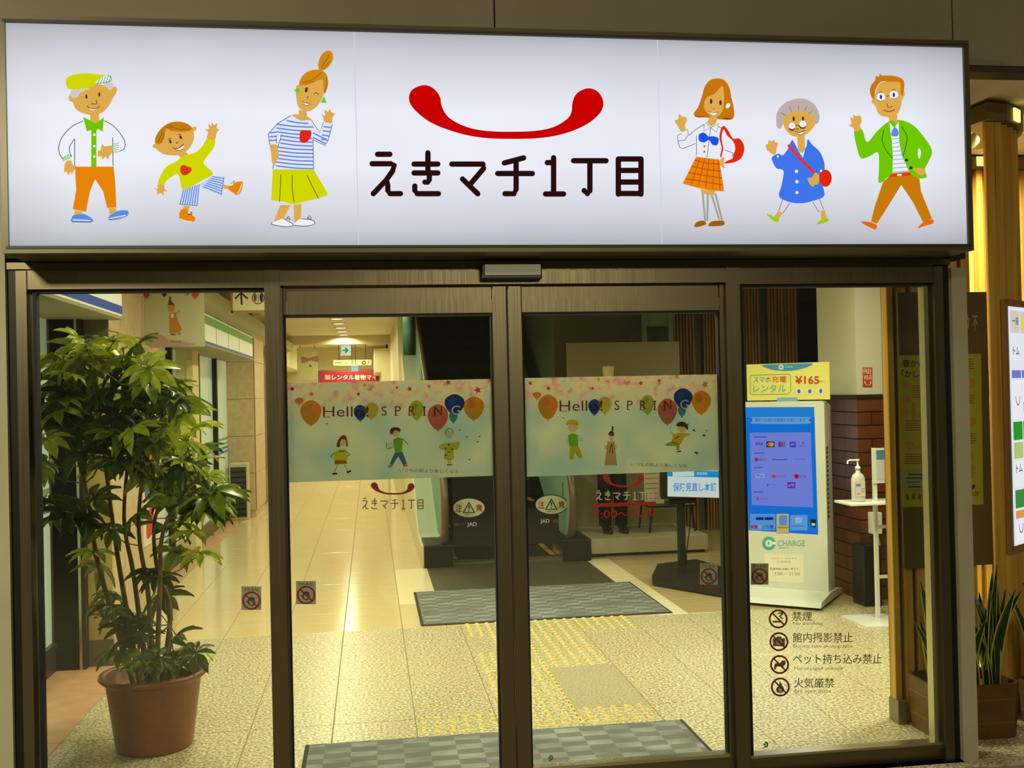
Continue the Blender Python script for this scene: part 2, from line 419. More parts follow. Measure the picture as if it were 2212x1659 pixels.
MB().box(-1.713, -1.57, 2.415, 2.439, 1.97, 2.1).build('head_panel', mat('olive_panel', (104, 90, 56), .6), pil)
for y0, y1 in ((2.44, 3.0), (3.0, 3.6), (3.6, 4.2)):
    for z0, z1 in ((.1, .75), (.75, 1.4), (1.4, 2.05), (2.05, 2.72)):
        MB().box(-1.64, -1.628, y0+.004, y1-.004, z0+.004, z1-.004).build('cladding_stone', STONE, pil)
p2 = MB().box(-1.96, -1.74, 6.45, 6.8, 0, 2.4).build('pillar', mat('ivory_post', (222, 206, 150), .5)); tag(p2, kind='structure')
p3 = MB().box(-1.96, -1.55, 10.1, 11.3, 0, 2.75).build('pillar', STONE); tag(p3, kind='structure')
for k in range(5):
    MB().box(-1.545, -1.535, 10.1, 11.3, .1+.5*k, .594+.5*k).build('cladding_stone', STONE, p3)
    MB().box(-1.96, -1.55, 10.08, 10.09, .1+.5*k, .594+.5*k).build('cladding_stone', STONE, p3)
o = MB().box(-1.96, -1.6, 11.3, 15.4, 0, 2.1).build('wall_left_dark_shop', mat('dark_shop', (30, 28, 26), .3)); tag(o, kind='structure')
o = MB().box(-1.96, -1.55, 15.6, 20.6, 2.2, 2.75).build('trim_4', WALLI); tag(o, kind='structure')
# shop signs on the fascia
WS = mat('shop_sign_white', (236, 238, 226), .4, emit=.12)
def shopsign(y0, y1, z0, z1, label, bands, seams=()):
    t = thing('shop_sign', label, 'shop sign', (-1.7, (y0+y1)/2, z0))
    sbx = MB().box(-1.95, -1.5, y0, y1, z0, z1).build('sign_box', WS, t)
    for nm, c, a, b in bands: MB().box(-1.499, -1.4975, y0, y1, a, b).build(nm, mat('band_%d' % c[2], c, .4), sbx)
    for y in seams: MB().box(-1.499, -1.497, y-.006, y+.006, z0+.03, z1).build('panel_joint', mat('joint_grey', (150, 150, 140), .6), t)
    MB().box(-1.97, -1.49, y0, y1, z0-.02, z0).build('lower_trim', mat('soffit_grey', (150, 142, 112), .7), t)
shopsign(.15, 2.48, 2.12, 2.74, 'white shop sign with a blue stripe along its lower edge, nearest the entrance', [('blue_band', (40, 76, 190), 2.135, 2.185)])
shopsign(4.25, 9.6, 2.12, 2.40, 'white shop sign with a green band on top and blue edge below, down the corridor', [('green_band', (96, 164, 84), 2.305, 2.385), ('blue_edge', (150, 165, 190), 2.125, 2.145)], (6.4, 7.3, 8.2))
# ================================================================ SETTING: facade
def wall(name, m, *b):
    o = MB()
    for q in b: o.box(*q)
    return tag(o.build(name, m), kind='structure')
wall('wall_front_left', WALLP, (-3.2, -1.343, -.04, .12, -.1, 3.3))
wall('wall_front_right', WALLP, (2.458, 2.525, -.04, .1, -.1, 2.09))
o = wall('wall_front_top', mat('under_sign_shade', (30, 28, 20), .8), (-3.2, 2.53, -.03, .12, 2.13, 3.6))  # dark wall colour paints in the shadow under the sign
fa = wall('trim_5', FASC, (-1.2, 2.35, -.06, -.03, 2.2, 2.9))
for a, b in ((-3.2, -1.405), (-1.4, .517), (.523, 2.467), (2.473, 4.8)):
    MB().box(a, b, -.075, -.03, 2.945, 3.9).build('fascia_panel', FASC, fa)
MB().box(2.40, 4.8, -.08, .02, 2.915, 2.94).build('fascia_edge', mat('fascia_edge', (60, 54, 36), .6), fa)
# kerb to the right
kb = wall('kerb', noisy('mossy_concrete', (176, 168, 128), (88, 86, 40), 14, .8, lo=.42, hi=.72), (2.525, 4.2, -.1, .62, -.2, -.002))
MB().box(2.525, 4.2, -.115, -.1, -.1, .0).build('kerb_edge', noisy('chipped_paint', (196, 188, 150), (96, 88, 60), 22, .7, lo=.5, hi=.72), kb)
# ---------------------------------------------------------------- entrance: frames, windows, sliding doors
hd = wall('trim_6', STEEL, (-1.343, 2.458, -.03, .1, 2.105, 2.145))
MB().box(-1.272, -.398, -.02, .08, 2.03, 2.105).build('left_header_rail', STEEL, hd)
MB().box(-.337, 1.464, -.022, .1, 2.088, 2.105).build('door_header_upper', STEEL, hd)
MB().box(-.337, 1.464, -.035, .1, 2.036, 2.088).build('door_header_track', STEEL, hd)
MB().box(1.524, 2.384, -.02, .08, 2.03, 2.105).build('right_header_rail', STEEL, hd)
MB().box(-1.343, 2.458, -.05, .14, -.05, .0).build('threshold', STEEL, hd)
def win(n, x0, x1, jl, jr):
    w = MB().box(x0, x1, 0, .05, 0, .05).build('window_%d' % n, STEEL); tag(w, kind='structure')
    MB().box(x0, x1, -.012, .06, .05, .062).build('bottom_rail', STEEL, w)
    MB().box(x0, x1, -.006, .05, .062, .074).build('glazing_bead', STEEL_L, w)
    MB().box(x0, x1, .002, .05, 2.018, 2.03).build('top_gasket', GASK, w)
    MB().box(x0+.012, x0+.024, .004, .045, .07, 2.02).build('side_gasket', GASK, w)
    if n == 6: MB().box(x1-.03, x1-.012, .004, .05, .07, 2.02).build('inner_bead', STEEL_L, w)
    MB().box(x0, x1, .022, .03, .06, 2.03).build('glass_pane', GLASS, w)
    return w
wA = win(5, -1.272, -.398, 0, 0)
MB().box(-1.343, -1.312, -.02, .1, 0, 2.12).build('outer_jamb', DARK, wA)
MB().box(-1.310, -1.272, -.028, .1, 0, 2.10).build('jamb', STEEL, wA)
MB().box(-.398, -.337, -.028, .1, 0, 2.105).build('mullion', STEEL, wA)
wB = win(6, 1.524, 2.384, 0, 0)
MB().box(1.464, 1.524, -.028, .1, 0, 2.105).build('mullion', STEEL, wB)
MB().box(2.384, 2.425, -.028, .1, 0, 2.10).build('jamb', STEEL, wB)
MB().box(2.425, 2.458, -.015, .1, 0, 2.12).build('outer_jamb', DARK, wB)
def leaf(n, x0, x1, gl, gr):
    d = MB().box(gl, gr, .004, .05, .0, .075).build('door_%d' % n, STEEL); tag(d, kind='structure')
    MB().box(gl, gr, .0, .05, .075, .088).build('glazing_bead', STEEL_L, d)
    MB().box(gl, gr, .012, .05, 1.978, 2.034).build('top_rail_upper', STEEL, d)
    MB().box(gl, gr, .002, .05, 1.925, 1.978).build('top_rail', STEEL, d)
    MB().box(gl, gr, .006, .05, 1.915, 1.925).build('top_gasket', GASK, d)
    MB().bbox(x0, gl, .0, .052, .0, 2.034, .004).build('stile', STEEL, d)
    MB().bbox(gr, x1, .0, .052, .0, 2.034, .004).build('stile', STEEL, d)
    MB().box(gl, gl+.006, .01, .045, .088, 1.915).build('side_gasket', GASK, d)
    MB().box(gr-.006, gr, .01, .045, .088, 1.915).build('side_gasket', GASK, d)
    MB().box(gl, gr, .024, .032, .08, 1.92).build('glass_pane', GLASS, d)
    return d
leaf(1, -.365, .5545, -.329, .494)
leaf(2, .5575, 1.492, .616, 1.445)
# door sensor
sn = thing('door_sensor', 'grey faced motion sensor box above the sliding doors', 'sensor', (.565, -.04, 2.05))
MB().bbox(.444, .687, -.085, -.03, 2.049, 2.112, .006).build('housing', BLACK, sn)
MB().box(.459, .681, -.0895, -.085, 2.066, 2.108).build('face_plate', mat('sensor_grey', (232, 232, 220), .5), sn)
# ================================================================ LIGHT-BOX SIGN
SX0, SX1, SZ0, SZ1, SY = -1.256, 2.402, 2.157, 2.958, -.25
sg = thing('lightbox_sign', 'large white illuminated sign with six illustrated people above the entrance', 'sign', (.57, -.15, 2.13))
FR = mat('sign_frame', (92, 84, 62), .4, .5)
for nm, q in (('frame_top', (SX0-.022, SX1+.022, SY-.012, -.03, SZ1, SZ1+.024)), ('frame_bottom', (SX0-.022, SX1+.022, SY-.012, -.03, SZ0-.024, SZ0)),
              ('frame_side', (SX0-.022, SX0, SY-.012, -.03, SZ0, SZ1)), ('frame_side', (SX1, SX1+.022, SY-.012, -.03, SZ0, SZ1))):
    MB().box(*q).build(nm, FR, sg)
for q in ((SX0-.008, SX1+.008, SZ1-.002, SZ1+.008), (SX0-.008, SX1+.008, SZ0-.008, SZ0+.002)):
    MB().box(q[0], q[1], SY-.016, SY, q[2], q[3]).build('inner_lip', mat('sign_lip', (50, 44, 30), .5), sg)
# face: backlit acrylic, dimmer towards the box edges where the tubes end
FACE = bpy.data.materials.new('backlit_acrylic'); FACE.use_nodes = True
t_, N_, L_, P_ = nt(FACE)
g_ = N_.new('ShaderNodeNewGeometry'); sp = N_.new('ShaderNodeSeparateXYZ'); L_.new(g_.outputs['Position'], sp.inputs[0])
def mth(op, a, b=None, clamp=False):
    n = N_.new('ShaderNodeMath'); n.operation = op; n.use_clamp = clamp
    for i, v in enumerate((a, b)):
        if v is None: continue
        if isinstance(v, (int, float)): n.inputs[i].default_value = v
        else: L_.new(v, n.inputs[i])
    return n.outputs[0]
ez = mth('MINIMUM', mth('SUBTRACT', sp.outputs[2], SZ0), mth('SUBTRACT', SZ1, sp.outputs[2]))
ex = mth('MINIMUM', mth('SUBTRACT', sp.outputs[0], SX0), mth('SUBTRACT', SX1, sp.outputs[0]))
fz = mth('POWER', mth('DIVIDE', ez, .30, True), .55); fx = mth('POWER', mth('DIVIDE', ex, .22, True), .55)
ns = N_.new('ShaderNodeTexNoise'); ns.inputs['Scale'].default_value = 2.2; L_.new(g_.outputs['Position'], ns.inputs[0])
f_ = mth('MULTIPLY', mth('ADD', mth('MULTIPLY', fz, .52), .45), mth('ADD', mth('MULTIPLY', fx, .14), .86))
f_ = mth('ADD', f_, mth('MULTIPLY', mth('SUBTRACT', ns.outputs[0], .5), .14))
P_.inputs['Base Color'].default_value = (.05, .05, .05, 1); P_.inputs['Roughness'].default_value = .3; P_.inputs['Specular IOR Level'].default_value = .04
P_.inputs['Emission Color'].default_value = (*lin((233, 235, 246)), 1); L_.new(f_, P_.inputs['Emission Strength'])
PANE = [MB().box(a, b, SY, SY+.006, SZ0, SZ1).build('acrylic_panel', FACE, sg) for a, b in ((SX0, -.0315), (-.0285, 1.1305), (1.1335, SX1))]
for x in (-.03, 1.132):
    MB().box(x-.0015, x+.0015, SY+.001, SY+.01, SZ0, SZ1).build('panel_seam', emitm((205, 208, 220)), sg)
S = front(SY)
SK, BR, OR, YL, GR_, BL, RD, GY, WH, DK = (222, 170, 78), (198, 122, 12), (230, 132, 8), (208, 214, 0), (112, 198, 0), (92, 140, 228), (226, 38, 10), (96, 96, 104), (238, 238, 248), (84, 44, 20)
def SD(ox, oy, k): return Draw(S, ox, oy, k, 'emit')
# logo + name
SMILE = [(540, 135), (600, 155), (645, 210), (660, 280), (700, 345), (780, 395), (880, 428), (1000, 442), (1130, 444), (1260, 440), (1380, 420), (1470, 375), (1515, 325), (1528, 240), (1560, 185), (1630, 156), (1695, 180), (1730, 245), (1715, 310), (1650, 375), (1560, 425), (1440, 465), (1300, 487), (1130, 492), (960, 487), (820, 466), (690, 428), (580, 380), (500, 320), (450, 260), (442, 205), (470, 160)]
STROKES = ([(232, 594), (314, 594)], [(196, 657), (320, 657)], [(320, 657), (342, 668), (332, 705), (290, 765), (204, 856)], [(290, 765), (300, 800), (300, 835), (315, 856), (384, 856)],
           [(474, 660), (632, 660)], [(474, 719), (632, 719)], [(566, 586), (566, 700), (575, 730), (575, 765), (565, 780), (546, 780)], [(479, 806), (479, 835), (495, 857), (636, 857)],
           [(724, 661), (930, 661)], [(930, 661), (935, 690), (850, 790)], [(795, 760), (896, 858)],
           [(1072, 654), (1200, 620)], [(1028, 724), (1258, 724)], [(1150, 650), (1150, 830), (1135, 858), (1076, 858)],
           [(1356, 652), (1398, 652)], [(1398, 620), (1398, 850)], [(1344, 860), (1464, 860)],
           [(1530, 640), (1745, 640)], [(1638, 650), (1638, 840), (1622, 858), (1600, 838)],
           [(1826, 632), (1826, 862)], [(1976, 632), (1976, 862)], [(1826, 629), (1976, 629)], [(1830, 705), (1972, 705)], [(1830, 782), (1972, 782)], [(1830, 858), (1972, 858)])
d = SD(740, 140, .32550)
d.s_((200, 0, 0), *SMILE)
d.build('smile_logo', PANE[1])
d = SD(740, 140, .32550); K_ = (40, 14, 12); w = 36
for st in STROKES:
    d.l(K_, w, *st, smooth=False)
    for q in st: d.e(K_, q[0], q[1], w/2, n=12)
d.build('name_lettering', PANE[1])
# grandfather
d = SD(100, 90, .2472)
d.s_(SK, (195, 480), (205, 520), (230, 530), (260, 590), (320, 625), (400, 640), (480, 625), (540, 570), (580, 500), (605, 460), (620, 415), (600, 390), (570, 400), (430, 370), (300, 400), (225, 450))
d.s_((206, 204, 198), (215, 430), (222, 490), (270, 485), (300, 445), (375, 410), (300, 400)).s_((206, 204, 198), (515, 390), (560, 425), (590, 385), (560, 350), (500, 370))
d.s_(YL, (170, 350), (190, 310), (260, 285), (370, 278), (480, 290), (545, 294), (570, 325), (545, 350), (450, 370), (380, 400), (280, 415), (200, 415), (180, 390))
d.s_((226, 240, 232), (430, 370), (470, 320), (540, 294), (572, 322), (545, 352))
for k in range(5): d.l((90, 190, 120), 7, (450+24*k, 368-4*k), (472+24*k, 316-5*k))
d.l(GY, 5, (540, 294), (572, 322), (545, 352), (430, 370))
for x, y in ((352, 482), (465, 463)): d.e(DK, x, y, 9, 19)
d.l(DK, 6, (438, 512), (440, 545), (395, 543)).s_(WH, (372, 582), (410, 602), (452, 582), (415, 588)).l(DK, 6, (355, 560), (375, 578), (415, 588), (452, 580), (468, 563))
d.p(SK, (385, 630), (460, 620), (465, 690), (430, 718), (385, 695))
for q in (((325, 695), (230, 740), (150, 820), (112, 910), (118, 980), (150, 1030)), ((250, 1095), (250, 850)), ((250, 850), (210, 910), (205, 960), (225, 1010)), ((505, 690), (590, 740), (665, 830), (690, 890), (680, 940), (640, 960)), ((582, 840), (585, 1090))): d.l(GY, 7, *q)
d.p(GR_, (325, 660), (385, 690), (430, 718), (470, 690), (505, 662), (495, 790), (455, 765), (440, 775), (440, 1095), (395, 1095), (395, 775), (355, 785))
for y in (815, 915, 1005): d.e(WH, 422, y, 11)
for k in range(5): d.l((110, 205, 90), 7, (145+16*k, 1052-6*k), (165+12*k, 1000-6*k)).l((110, 205, 90), 7, (590, 900+17*k), (636, 885+20*k))
d.s_(SK, (170, 1060), (215, 1040), (240, 1085), (268, 1092), (245, 1125), (225, 1165), (215, 1140), (195, 1172), (185, 1140), (160, 1140))
d.s_(SK, (455, 960), (480, 945), (490, 898), (515, 918), (580, 912), (582, 965), (555, 1000), (540, 1032), (520, 1010), (490, 1032), (485, 1005), (455, 1005))
d.p(OR, (255, 1095), (590, 1095), (605, 1220), (615, 1450), (535, 1455), (500, 1310), (430, 1205), (385, 1310), (350, 1490), (235, 1465), (265, 1300), (258, 1180))
d.p(SK, (252, 1475), (320, 1490), (305, 1525), (245, 1525)).p(SK, (545, 1458), (605, 1455), (625, 1490), (560, 1515))
for q in (((225, 1545), (245, 1520), (330, 1508), (405, 1550), (395, 1578), (230, 1576)), ((548, 1550), (560, 1520), (640, 1480), (715, 1480), (715, 1515), (640, 1545), (560, 1558))): d.s_(BL, *q)
d.l(WH, 9, (235, 1560), (385, 1565)).l(GY, 5, (228, 1578), (395, 1580)).l(WH, 8, (555, 1548), (700, 1520)).l(GY, 5, (550, 1560), (640, 1552), (715, 1520))
d.build('grandfather_illustration', PANE[0], label='illustrated man in yellow cap and orange trousers')
# boy
d = SD(300, 230, .1627)
for q in (((190, 510), (230, 500), (260, 560), (190, 545)), ((700, 290), (750, 265), (765, 300), (730, 330))): d.s_(SK, *q)
d.s_(SK, (215, 480), (230, 560), (320, 630), (440, 650), (560, 640), (660, 570), (715, 480), (735, 400), (710, 300), (600, 220), (450, 210), (320, 270), (240, 380))
d.s_((196, 124, 14), (215, 480), (235, 380), (310, 280), (420, 215), (540, 203), (650, 235), (710, 300), (600, 335), (440, 325), (375, 300), (350, 340), (335, 420), (285, 495))
for q in (((400, 245), (520, 300), (690, 305)), ((350, 275), (450, 285)), ((250, 480), (300, 380), (310, 330)), ((290, 490), (330, 400), (325, 360))): d.l((140, 84, 10), 8, *q)
d.e(DK, 418, 468, 15, 28, -.4).e(DK, 556, 410, 15, 28, -.4).l(DK, 8, (385, 440), (405, 425), (430, 432)).l(DK, 8, (515, 380), (540, 368), (570, 378)).l(DK, 9, (495, 480), (512, 490), (522, 465))
d.s_(WH, (490, 570), (560, 545), (597, 520), (590, 560), (545, 585)).l(DK, 10, (450, 550), (520, 560), (600, 500)).l(DK, 8, (485, 570), (540, 588), (595, 560))
d.p(SK, (520, 640), (600, 590), (660, 635), (560, 690))
d.s_(YL, (500, 730), (560, 680), (660, 640), (760, 610), (850, 520), (910, 425), (1010, 440), (1000, 540), (930, 640), (860, 740), (900, 800), (985, 900), (830, 990), (600, 1110), (550, 990), (520, 900), (430, 940), (360, 1000), (330, 1060), (250, 1050), (290, 920), (370, 800))
d.s_(SK, (905, 425), (920, 350), (885, 310), (930, 300), (925, 235), (960, 260), (975, 215), (1000, 250), (1045, 225), (1035, 290), (1065, 310), (1030, 360), (1010, 440))
d.s_(SK, (255, 1045), (335, 1050), (345, 1100), (385, 1130), (335, 1130), (330, 1185), (290, 1150), (250, 1170), (240, 1120), (205, 1085), (250, 1095))
d.s_((222, 60, 30), (550, 850), (560, 800), (600, 780), (650, 800), (695, 815), (700, 850), (670, 890), (620, 915), (575, 905)).e(DK, 590, 845, 7).e(DK, 630, 838, 7).l(DK, 8, (600, 870), (630, 885), (655, 860))
BLL = (196, 212, 246)
d.p(BLL, (585, 1110), (810, 1030), (780, 1320), (535, 1300)).p(BLL, (810, 1030), (990, 925), (1135, 940), (1095, 1185), (840, 1080))
for k in range(8): d.l((84, 120, 214), 11, (595+30*k, 1105-10*k), (550+32*k, 1300+2*k))
for k in range(7): d.l((84, 120, 214), 11, (975-20*k, 935+22*k), (1128-5*k, 955+35*k))
d.l((70, 90, 170), 8, (535, 1300), (780, 1322)).l((70, 90, 170), 8, (1135, 940), (1095, 1187))
d.p(SK, (600, 1320), (680, 1330), (660, 1400), (585, 1380)).p(SK, (1125, 1040), (1195, 1055), (1190, 1105), (1120, 1090))
d.s_(OR, (560, 1380), (640, 1370), (660, 1420), (730, 1460), (755, 1500), (715, 1535), (620, 1520), (540, 1490)).s_(OR, (1190, 1100), (1200, 1060), (1250, 1050), (1290, 1010), (1370, 1000), (1385, 1040), (1360, 1130), (1310, 1180), (1240, 1140))
d.l(WH, 9, (545, 1492), (620, 1522), (710, 1535)).l(WH, 9, (1370, 1030), (1345, 1110), (1310, 1165)).l(DK, 10, (660, 1440), (710, 1430)).l(DK, 8, (680, 1420), (710, 1408), (700, 1450)).l(GY, 8, (1225, 1030), (1270, 990), (1260, 1040))
d.build('boy_illustration', PANE[0], label='illustrated boy in lime jumper and striped trousers, kicking one leg')
# mother with top knot
d = SD(560, 90, .2472); HB = (206, 136, 22)
d.s_(SK, (320, 400), (325, 500), (350, 580), (430, 610), (510, 560), (560, 470), (590, 400), (560, 300), (440, 280), (350, 370))
d.s_(HB, (350, 380), (370, 310), (430, 260), (520, 245), (580, 275), (603, 350), (590, 420), (575, 455), (560, 400), (555, 335), (500, 345), (420, 375))
d.s_(HB, (520, 240), (518, 180), (545, 115), (595, 78), (635, 95), (645, 150), (610, 215), (560, 250))
for q in (((375, 360), (470, 330), (545, 270)), ((400, 370), (490, 345)), ((565, 440), (590, 380), (585, 310)), ((540, 230), (590, 160), (615, 110)), ((560, 240), (620, 170))): d.l((150, 88, 10), 6, *q)
d.e(DK, 412, 422, 12, 24, .2).l(DK, 6, (478, 460), (498, 448), (520, 465)).l(DK, 6, (428, 475), (420, 500)).s_(WH, (385, 532), (440, 545), (410, 560)).l((150, 70, 30), 6, (370, 518), (400, 535), (445, 545), (410, 562), (385, 540))
d.p((100, 200, 50), (298, 430), (350, 405), (355, 450)).p((100, 200, 50), (565, 480), (590, 535), (535, 535))
d.p(SK, (345, 600), (415, 600), (420, 690), (350, 690)).s_(SK, (275, 650), (345, 635), (430, 660), (460, 700), (380, 720), (300, 690))
d.s_((222, 230, 250), (275, 650), (360, 690), (460, 695), (530, 800), (560, 710), (640, 725), (600, 870), (575, 910), (470, 860), (475, 1120), (120, 1115), (130, 1060), (160, 940), (195, 820), (150, 825), (155, 895), (95, 910), (80, 810), (160, 720))
for k in range(13):
    y = 700+33*k
    a, b = ((240-90*k, 430+45*k) if k < 2 else (150, 455) if k < 4 else (185, 465) if k < 7 else (145, 470))
    d.l((104, 134, 206), 12, (a, y-10), ((a+b)/2, y+10), (b, y+16))
for k in range(4): d.l((104, 134, 206), 12, (560-6*k, 745+36*k), (628-8*k, 752+38*k))
for k in range(3): d.l((104, 134, 206), 12, (90, 800+34*k), (150, 795+34*k))
d.l((104, 134, 206), 12, (470, 800), (590, 860)).l((104, 134, 206), 12, (470, 840), (580, 895))
for q in (((275, 650), (160, 720), (80, 810), (95, 910)), ((460, 695), (530, 800), (560, 710)), ((640, 725), (600, 870), (575, 910), (470, 860)), ((470, 860), (475, 1120)), ((160, 940), (195, 820), (150, 828), (155, 895)), ((130, 1050), (120, 1115))): d.l((80, 84, 110), 6, *q, smooth=False)
d.s_((224, 40, 20), (362, 785), (410, 778), (455, 790), (445, 850), (395, 890), (355, 865))
d.s_(SK, (545, 640), (575, 650), (570, 600), (600, 615), (620, 590), (630, 620), (660, 635), (640, 670), (635, 715), (570, 705), (560, 670))
d.s_(SK, (95, 910), (155, 905), (165, 960), (175, 1000), (150, 1050), (130, 1090), (110, 1040), (105, 970))
d.p(YL, (120, 1120), (475, 1120), (600, 1330), (590, 1350), (440, 1390), (300, 1425), (190, 1395), (105, 1390))
for q in (((190, 1165), (185, 1290), (178, 1405)), ((290, 1170), (290, 1290), (305, 1405)), ((420, 1170), (470, 1280), (520, 1375))): d.l((100, 104, 20), 7, *q)
d.p(SK, (185, 1430), (275, 1430), (215, 1550), (190, 1585), (130, 1570)).p(SK, (300, 1430), (370, 1420), (365, 1560), (345, 1600), (310, 1590))
d.s_(WH, (115, 1590), (150, 1570), (215, 1550), (280, 1575), (295, 1605), (250, 1625), (130, 1605)).s_(WH, (300, 1600), (365, 1550), (460, 1560), (485, 1585), (465, 1615), (310, 1612))
d.l(GY, 7, (115, 1580), (120, 1602), (250, 1622), (298, 1600), (215, 1550)).l(GY, 7, (300, 1608), (400, 1615), (480, 1600), (470, 1565), (370, 1550)).l(GY, 6, (240, 1560), (255, 1530), (272, 1560), (240, 1540)).l(GY, 6, (420, 1555), (440, 1525), (455, 1555), (420, 1540))
d.build('mother_illustration', PANE[0], label='illustrated woman in blue striped top and lime skirt')
# schoolgirl
d = SD(1440, 150, .2169); HO = (200, 116, 10)
d.s_(HO, (270, 440), (310, 380), (350, 270), (380, 170), (430, 110), (500, 90), (570, 105), (620, 170), (645, 280), (670, 400), (660, 490), (560, 500), (400, 480), (300, 478))
d.s_(SK, (370, 350), (400, 280), (480, 240), (555, 165), (570, 260), (565, 380), (540, 440), (480, 480), (420, 450), (385, 410)).s_((150, 70, 4), (560, 490), (600, 480), (650, 495), (600, 502)).l((150, 70, 4), 7, (280, 460), (330, 472), (380, 465))
d.s_(WH, (590, 385), (600, 340), (635, 345), (620, 380)).e(DK, 442, 318, 13, 25).e(DK, 535, 332, 13, 25).s_(WH, (430, 425), (500, 430), (465, 458)).l((150, 70, 20), 6, (415, 415), (460, 432), (515, 425)).l(DK, 5, (460, 390), (480, 395))
d.p(SK, (430, 470), (505, 480), (490, 540), (440, 570), (400, 530))
for q in (((375, 545), (290, 600), (220, 660)), ((110, 710), (130, 780), (160, 790), (285, 740)), ((110, 715), (180, 705), (215, 650), (205, 600), (170, 610)), ((110, 710), (105, 660), (150, 640)), ((295, 660), (295, 860)), ((370, 550), (370, 615), (435, 580), (385, 530)), ((435, 580), (495, 630), (515, 540), (440, 580)), ((435, 590), (400, 880)), ((510, 570), (560, 590)), ((540, 880), (555, 800))): d.l(GY, 6, *q, smooth=False)
d.s_((226, 44, 14), (540, 590), (570, 565), (610, 610), (660, 690), (720, 690), (768, 760), (755, 860), (690, 920), (570, 938), (640, 880), (680, 800), (660, 720), (600, 660), (565, 600), (545, 680), (560, 800), (530, 880), (545, 780), (528, 680))
d.l((226, 44, 14), 16, (545, 600), (530, 680), (555, 790), (535, 860)).s_(WH, (560, 810), (650, 835), (650, 890), (570, 905)).l(DK, 6, (575, 805), (655, 835), (645, 870))
d.s_((26, 84, 240), (320, 650), (370, 632), (415, 670), (460, 668), (515, 690), (500, 755), (450, 750), (420, 705), (370, 730), (320, 710))
d.e(GY, 372, 768, 9, 11).e(GY, 372, 822, 9, 11)
d.s_(SK, (75, 510), (110, 500), (120, 450), (150, 470), (190, 480), (200, 510), (180, 560), (185, 610), (140, 620), (110, 570)).s_(SK, (540, 890), (570, 880), (565, 950), (580, 985), (540, 970), (520, 930))
d.p(OR, (290, 872), (520, 900), (570, 1215), (440, 1210), (300, 1180), (155, 1140), (240, 970))
for k in range(4): d.l((200, 50, 6), 8, (275-30*k, 905+62*k), (400-10*k, 935+62*k), (525+12*k, 945+70*k))
for k in range(5): d.l((200, 50, 6), 6, (330+45*k, 880+6*k), (240+72*k, 1150+14*k))
d.p(SK, (330, 1195), (480, 1215), (470, 1255), (345, 1240))
for q in (((355, 1240), (380, 1515)), ((405, 1245), (400, 1510)), ((440, 1245), (520, 1500)), ((480, 1240), (545, 1500))): d.l((180, 178, 168), 22, *q).l((130, 128, 120), 5, *q)
d.s_((160, 92, 10), (270, 1560), (300, 1520), (365, 1510), (385, 1545), (300, 1572)).s_((160, 92, 10), (410, 1550), (450, 1515), (540, 1508), (565, 1515), (560, 1555), (430, 1565))
d.build('schoolgirl_illustration', PANE[2], label='illustrated girl with blue bow tie, orange checked skirt and red bag')
# grandmother
d = SD(1630, 190, .1869)
d.s_((190, 174, 166), (250, 400), (260, 280), (340, 180), (460, 130), (580, 128), (690, 190), (745, 300), (735, 400), (640, 420), (500, 300), (360, 380), (300, 470), (260, 450))
d.s_(SK, (330, 400), (370, 310), (480, 268), (600, 275), (690, 330), (700, 420), (640, 500), (560, 555), (450, 560), (370, 500))
for q in (((305, 285), (360, 320)), ((405, 220), (430, 285)), ((505, 205), (508, 255)), ((600, 210), (580, 265)), ((665, 265), (620, 300))): d.l((120, 108, 104), 7, *q)
d.e(DK, 450, 358, 13, 27).e(DK, 558, 358, 13, 27).e(DK, 430, 462, 36, 36).e(DK, 552, 440, 40, 34).e(WH, 430, 440, 38).e(WH, 555, 418, 40).l(DK, 9, (470, 435), (512, 438)).l(DK, 9, (475, 480), (495, 472), (510, 485))
d.s_(WH, (475, 510), (520, 515), (570, 505), (530, 540)).l(DK, 9, (460, 505), (520, 515), (580, 490)).l(DK, 6, (490, 530), (530, 545), (565, 525))
CB = (62, 116, 236)
d.s_(CB, (430, 605), (480, 680), (520, 740), (590, 690), (610, 595), (660, 655), (750, 740), (800, 860), (805, 960), (770, 1010), (780, 1120), (800, 1250), (660, 1310), (530, 1335), (400, 1320), (280, 1255), (310, 1120), (330, 960), (250, 930), (200, 840), (200, 800), (270, 760), (320, 780), (380, 710))
d.p(SK, (485, 555), (575, 555), (580, 700), (545, 760), (500, 720)).p(WH, (500, 720), (545, 760), (580, 710), (555, 810))
d.e((224, 38, 10), 815, 1045, 72, 100).l((226, 52, 44), 34, (385, 660), (520, 820), (690, 990), smooth=False)
for q in (((480, 965), 20), ((485, 1085), 20), ((485, 1210), 18), ((265, 795), 13), ((763, 960), 14)): d.e(WH, *q[0], q[1])
d.s_(SK, (125, 660), (150, 650), (160, 605), (190, 620), (220, 600), (235, 630), (268, 640), (250, 700), (240, 760), (210, 770), (140, 720)).s_(SK, (610, 1045), (660, 1035), (690, 985), (735, 1005), (740, 1070), (725, 1115), (690, 1120), (670, 1145), (630, 1110))
for q in (((320, 1290), (275, 1420)), ((400, 1335), (320, 1455)), ((665, 1320), (740, 1440)), ((740, 1280), (790, 1400))): d.l(GY, 7, *q)
d.p(SK, (270, 1420), (320, 1450), (275, 1520), (225, 1485)).p(SK, (755, 1430), (800, 1400), (830, 1505), (765, 1520))
d.s_((150, 204, 20), (130, 1455), (220, 1490), (270, 1510), (265, 1550), (200, 1530)).s_((150, 204, 20), (715, 1580), (760, 1525), (845, 1510), (830, 1550))
d.build('grandmother_illustration', PANE[2], label='illustrated old woman in blue coat with red shoulder bag')
